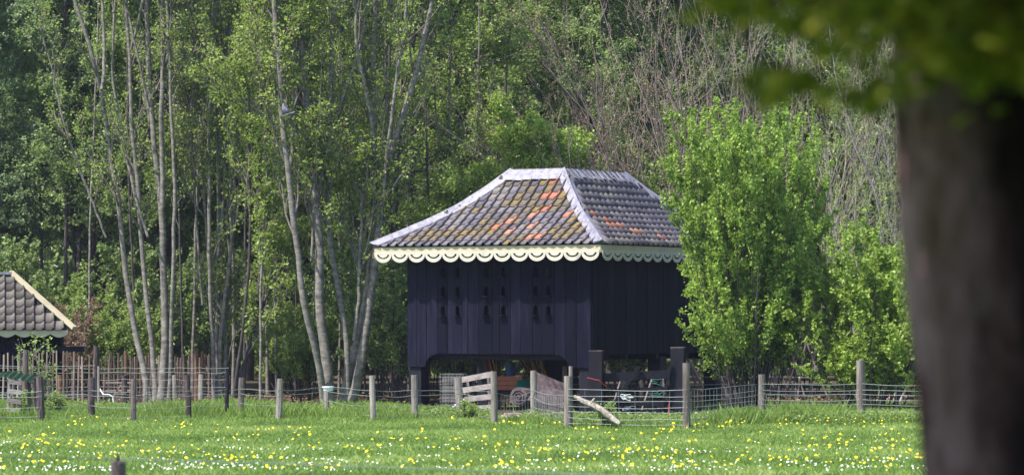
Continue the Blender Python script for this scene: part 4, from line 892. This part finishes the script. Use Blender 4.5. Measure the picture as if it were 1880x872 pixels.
# ------------------------------------------------------------------ grass and flowers
rng = np.random.default_rng(70)
def blades(name, X, Y_, h, w_, tint, lean=.35):
    N_ = len(X); a = rng.uniform(0,2*np.pi,N_); dx, dy = np.cos(a)*w_/2, np.sin(a)*w_/2; b = rng.uniform(0,2*np.pi,N_); l = h*lean*rng.uniform(.2,1.4,N_)
    V = np.empty((N_,4,3)); V[:,0] = np.stack([X-dx, Y_-dy, np.full(N_,-.02)],1); V[:,1] = np.stack([X+dx, Y_+dy, np.full(N_,-.02)],1)
    V[:,2] = np.stack([X+np.cos(b)*l+dx*.25, Y_+np.sin(b)*l+dy*.25, h],1); V[:,3] = np.stack([X+np.cos(b)*l*.45-dx*.9, Y_+np.sin(b)*l*.45-dy*.9, h*.6],1)
    return np_mesh(name, V.reshape(-1,3), np.arange(N_*4).reshape(-1,4), M['grass'], False, np.clip(tint,0,1))
def patch(x, y, s, seed=0):
    r = np.random.default_rng(seed); out = np.zeros(len(x))
    for k in range(14):
        f = s*r.uniform(.5,3.5); th = r.uniform(0,np.pi); out += np.sin((x*np.cos(th)+y*np.sin(th))*f+r.uniform(0,6))/f*s
    return out/4
N_ = 300000; Y_ = 42+rng.uniform(0,1,N_)**.85*40; X = rng.uniform(-1,1,N_)*(Y_*.152+2.2)
pt = patch(X, Y_, 1.2, 3); h = .05+.035*rng.uniform(0,1,N_)+.02*np.clip(pt,-1,1); far = np.clip((Y_-64)/6,0,1); h = h*(1+far*np.where((X > -1.9)&(X < 4), .1, 1)*(.9+.9*np.clip(patch(X,Y_,1.5,8)+.3,0,1.5)))
keep = (Y_ < 77+patch(X,Y_,.8,5)*2)&~(((X-1.75)*.853-(Y_-74.1)*.52)**2/3.7**2+((X-1.75)*.52+(Y_-74.1)*.853)**2/3.9**2 < 1+.25*patch(X,Y_,2,6)+rng.normal(size=N_)*.12)&~((X > -.25)&(X < 1.2)&(Y_ > 66.4+.4*patch(X,Y_,3,2))&(Y_ < 73))
tn = .42+.26*pt+.16*patch(X,Y_,4,9)+rng.normal(size=N_)*.22-far*.08
tag(link('meadow_grass', blades('meadow_grass', X[keep], Y_[keep], h[keep], rng.uniform(.012,.022,keep.sum()), tn[keep], .9)), 'short bright green meadow grass', 'grass', kind='stuff')
# rough weeds along the fences
N_ = 52000; Xw = rng.uniform(-12.5,12.5,N_); yl = np.interp(Xw, [-12.5,-9,-3,-.5,1.2,3.4,5,7,9,12.5], [66.5,67,68,66,62.8,62.2,65,65.5,66,66]); Yw = yl+rng.normal(size=N_)*.45+rng.uniform(0,1,N_)**2*7*(rng.uniform(0,1,N_) < .4)
okw = ~((Xw > -.25)&(Xw < 1.2)&(Yw > 66)&(Yw < 72)); Xw, Yw = Xw[okw], Yw[okw]; N_ = len(Xw)
hw_ = (.10+.20*rng.uniform(0,1,N_)**1.6)*(.65+.7*np.clip(patch(Xw,Yw,2,12)+.3,0,1.3))*np.where((Xw > -1.9)&(Xw < 3.4)&(Yw > 62.5), .5, 1)
tag(link('tall_fence_grass', blades('tall_fence_grass', Xw, Yw, hw_, rng.uniform(.012,.026,N_), .36+rng.normal(size=N_)*.17+.1*patch(Xw,Yw,2,13), .5)), 'rank taller grass growing along the fence lines', 'grass', kind='stuff')
N_ = 26000; Xw = rng.uniform(-10,12.5,N_); yl = np.interp(Xw, [-10,-3,-.5,1.2,3.4,5,9,12.5], [75,71,67.5,63.6,62.8,64.5,65,65]); Yw = yl+rng.normal(size=N_)*.5
ok = patch(Xw, Yw, 1.6, 21)+(Xw > 3.8)*.35+((Xw > -1.6)&(Xw < 3.8))*.3 > .15
ok &= ~((Xw > -.3)&(Xw < 1.3)&(Yw > 65.6))
c = np.stack([Xw, Yw, rng.uniform(.03,.24,N_)*(.6+.6*rng.uniform(0,1,N_))],1)[ok]
tag(link('broadleaf_weeds', leaf_mesh('broadleaf_weeds', c, rng.uniform(.035,.09,len(c)), .30+rng.normal(size=len(c))*.17, M['lf_mid'], rng, .5, .6)), 'nettles and broad-leaved weeds at the foot of the fences', 'weeds', kind='stuff')
wb = proto_bush(60, .62, .8, M['lf_mid'], M['bark_dark'], 1300, .055, 14, 6, 2)
place_bush(wb, GX(857,66.9), 66.9, .6, 0, 'low nettle clump growing at the foot of the pallet gate', name='nettle_clump', cat='plant')
place_bush(wb, GX(1115,62), 62, .7, 2, 'dark weed clump at the foot of the dead branch', name='nettle_clump', cat='plant')
place_bush(wb, GX(50,70), 70, .8, 3, 'weed clump at the foot of the thick dark stake', name='nettle_clump', cat='plant')
place_bush(wb, GX(100,70), 70, .75, 1, 'weed clump in the grass between the two left stakes', name='nettle_clump', cat='plant')
# flowers: disc heads on stems
def flowers(name, X, Y_, hh, r, mat, label):
    N_ = len(X); k = 6; an = np.arange(k)*2*np.pi/k; V = np.empty((N_,k+1,3)); tx = rng.normal(size=N_)*.35; ty = -.35+rng.normal(size=N_)*.3
    V[:,0] = np.stack([X,Y_,hh+r*.55],1)
    for j in range(k):
        cx_, cy_ = np.cos(an[j])*r, np.sin(an[j])*r; V[:,j+1] = np.stack([X+cx_, Y_+cy_, hh+cx_*tx+cy_*(-ty)],1)
    q = np.concatenate([np.stack([np.zeros(N_,int)+0, np.full(N_,j+1), np.full(N_,(j+1)%k+1)],1)+(np.arange(N_)*(k+1))[:,None] for j in range(k)])
    tag(link(name, np_mesh(name, V.reshape(-1,3), q, mat)), label, 'flowers', kind='stuff')
N_ = 1900; Y_ = 43+rng.uniform(0,1,N_)**1.1*24; X = rng.uniform(-1,1,N_)*(Y_*.152+1); k_ = patch(X,Y_,1.4,30)*1.5+rng.normal(size=N_)*.4-.045*(Y_-50)+.25*(X > 2)
k_ = (k_ > .28)&(Y_ < 66); X, Y_ = X[k_], Y_[k_]
xr_ = np.concatenate([rng.normal(3.9,.35,14), rng.normal(6.1,.5,40), rng.uniform(4.6,10,26), rng.uniform(-9,-5.6,10), rng.uniform(2.6,4.2,16), rng.uniform(-7.4,-7,6)]); yr_ = np.concatenate([rng.normal(62.6,.3,14), rng.normal(64.6,.4,40), rng.uniform(61,66.5,26), rng.uniform(60,67,10), rng.uniform(59.5,62,16), rng.uniform(70,72,6)])
X = np.concatenate([X, xr_]); Y_ = np.concatenate([Y_, yr_])
flowers('dandelions', X, Y_, rng.uniform(.07,.15,len(X)), rng.uniform(.012,.026,len(X)), M['yellow'], 'yellow dandelions dotted over the meadow')
N_ = 2700; Y_ = 43+rng.uniform(0,1,N_)**1.5*13; X = rng.uniform(-1,1,N_)*(Y_*.152+1); k_ = 1.4*patch(X,Y_,2.2,40)+rng.normal(size=N_)*.25-.07*(Y_-46) > .3; X, Y_ = X[k_], Y_[k_]
flowers('daisies', X, Y_, rng.uniform(.06,.09,len(X)), rng.uniform(.008,.015,len(X)), M['daisy'], 'white daisies scattered over the near meadow')
N_ = 9000; X = rng.uniform(-17,17,N_); Y_ = rng.uniform(79,90,N_); c = np.stack([X,Y_,rng.uniform(.01,.3,N_)**1.5],1)
tag(link('forest_litter', leaf_mesh('forest_litter', c, rng.uniform(.05,.11,N_), .45+rng.normal(size=N_)*.3, M['lf_brown'], rng, .8)), 'brown fallen leaves and low sprigs on the wood floor', 'leaves', kind='stuff')

# ------------------------------------------------------------------ big blurred tree near the camera
NT = 8.0
near = empty('big_near_tree', (1.25, NT, 0), 0, 'big dark blurred tree trunk with drooping green leaves at the right edge', 'tree')
m = MB(); pts = []; rd = []
for i in range(40):
    z = -.1+i*.15; xe = np.interp(z, [-.1,1.2,1.55,2.1,2.5,6], [.98,.955,.948,.925,.900,.80]); r = np.interp(z, [-.1,.6,2.5,5.9], [.42,.33,.31,.26]); pts.append((xe+r-1.25, .05*math.sin(z), z)); rd.append(r)
m.tube(pts, rd, 40)
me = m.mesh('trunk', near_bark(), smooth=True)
for v in me.vertices:
    a = math.atan2(v.co.y, v.co.x); n_ = noise.noise(Vector((math.cos(a)*3.5, math.sin(a)*3.5, v.co.z*1.2)))*.035+noise.noise(Vector((math.cos(a)*11, math.sin(a)*11, v.co.z*3)))*.008
    v.co.x += math.cos(a)*n_; v.co.y += math.sin(a)*n_
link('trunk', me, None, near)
rng = np.random.default_rng(90)
nb = 70; zb = rng.uniform(2.9,5.8,nb); p = np.stack([np.full(nb,1.15), np.full(nb,NT), zb],1); an = rng.uniform(0,2*np.pi,nb); d = np.stack([np.cos(an), np.sin(an), rng.uniform(-.05,.5,nb)],1)
L = rng.uniform(2.2,4.6,nb); P1, R1 = grow(rng, p, d, L, np.full(nb,.05), np.full(nb,.012), 8, .12, -.02)
p, d, L2, a, b = spawn(rng, P1, R1, 9, .1, 1, .4, 1.2, .35, L, .5, -.1); P2, R2 = grow(rng, p, d, L2, a, b, 6, .16, -.04)
p, d, L3, a, b = spawn(rng, P2, R2, 5, .1, 1, .4, 1.2, .5, L2, .5, -.05); P3, R3 = grow(rng, p, d, L3, a, b, 4, .2, -.04)
def hid(Q):      # keep limbs out of the open view below the crown
    px = 940+Q[...,0]/np.maximum(Q[...,1],.3)*F; py = HZ-(Q[...,2]-EYE)/np.maximum(Q[...,1],.3)*F
    lim = np.interp(px, [-9e9,1230,1260,1500,1640,1660,1700,1880,9e9], [-60,-60,0,40,70,90,110,150,170]); return (Q[...,1] > .3)&(py > lim)
ok2 = ~hid(P2).any(1); ok3 = ~hid(P3).any(1); ok1 = ~hid(P1).any(1)
o_ = np.array([1.25,NT,0]); V, Q = tubes([(P1[ok1]-o_,R1[ok1],6),(P2[ok2]-o_,R2[ok2],4),(P3[ok3]-o_,R3[ok3],3)]); link('branches', np_mesh('branches', V, Q, M['bark_dark'], True), None, near)
a1, _ = anchors_on(rng, P3, 26, .05, .05); a1 = a1[~hid(a1)]; a1 = a1[~((a1[:,1] > .3)&(a1[:,1] < 6.9)&(np.abs(a1[:,0]) < a1[:,1]*.16+.1)&(a1[:,2]-EYE < a1[:,1]*.1+.1))]; a1 = a1[(a1[:,0] > .9)|(rng.uniform(0,1,len(a1)) < .38)]
# drooping sprays seen at the top right
spr = []
def spray(px, py, Y, n, sx, sy, sz=.25): 
    c = np.array(P(px,py,Y)); s = Y/F; spr.append(c+rng.normal(size=(n,3))*np.array([sx*s, sz, sy*s]))
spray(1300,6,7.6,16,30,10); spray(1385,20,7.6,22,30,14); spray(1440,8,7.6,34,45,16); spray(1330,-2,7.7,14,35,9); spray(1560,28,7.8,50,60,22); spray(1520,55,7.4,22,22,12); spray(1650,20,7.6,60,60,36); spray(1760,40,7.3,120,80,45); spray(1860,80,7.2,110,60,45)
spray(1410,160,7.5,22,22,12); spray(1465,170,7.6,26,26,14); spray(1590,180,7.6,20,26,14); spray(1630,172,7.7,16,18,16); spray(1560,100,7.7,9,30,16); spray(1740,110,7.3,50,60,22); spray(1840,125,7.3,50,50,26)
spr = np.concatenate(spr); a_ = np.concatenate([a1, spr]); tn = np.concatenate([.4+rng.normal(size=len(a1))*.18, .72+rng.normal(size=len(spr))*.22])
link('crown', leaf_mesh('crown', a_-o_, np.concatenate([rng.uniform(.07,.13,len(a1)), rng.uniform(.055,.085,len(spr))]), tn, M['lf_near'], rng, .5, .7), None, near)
def limb(pts, r): 
    m = MB(); m.tube([P(*q)-Vector(o_) for q in pts], [r*(1-.75*i/(len(pts)-1)) for i in range(len(pts))], 6); m.obj('twig', M['bark_dark'], near)
limb([(1700,20,7.9),(1600,10,7.8),(1500,-2,7.7),(1400,-2,7.6),(1300,-14,7.6)], .02); limb([(1700,150,7.9),(1640,165,7.7),(1560,176,7.6),(1460,168,7.5),(1390,162,7.5)], .007); limb([(1900,60,7.5),(1800,70,7.4),(1720,95,7.3)], .02)

# hedge added out of view at the near right, to shade the big trunk
rng = np.random.default_rng(95); N_ = 60000; yy_ = rng.uniform(3.0,9.2,N_); c = np.stack([.16*yy_+.42+rng.uniform(0,1,N_)**1.5*2.6, yy_, rng.uniform(0,3.9,N_)],1); c[:,0] += .12*np.sin(c[:,2]*4+c[:,1]*3)
hd = empty('blocker', (3,6,0), 0, 'added, unseen shade-casting hedge beside the big near tree', 'blocker'); c -= np.array([3,6,0])
link('foliage', leaf_mesh('blocker_leaves', c, rng.uniform(.08,.15,N_), .3+rng.normal(size=N_)*.15, M['lf_near'], rng), None, hd)
m = MB()
for i in range(14): m.tube([(-.1+.1*(i%2), 3-i*.42, 0), (0, 3-i*.42+.1, 1.5), (.1, 2.9-i*.42, 2.8)], [.05,.04,.015], 6)
tag(m.obj('stems', M['bark_dark'], hd), kind='stuff')
# ------------------------------------------------------------------ air
m = MB(); m.box((0, 130, 9.5), (480, 360, 21.5)); hz = m.mesh('haze'); hm_ = bpy.data.materials.new('pale_air'); hm_.use_nodes = True; n = hm_.node_tree; n.nodes.remove(n.nodes['Principled BSDF'])
pv = n.nodes.new('ShaderNodeVolumePrincipled'); pv.inputs['Color'].default_value = (.68,.74,1,1); pv.inputs['Density'].default_value = .0002; pv.inputs['Anisotropy'].default_value = .2
n.links.new(pv.outputs[0], n.nodes['Material Output'].inputs['Volume']); hz.materials.append(hm_); tag(link('haze', hz), kind='stuff')
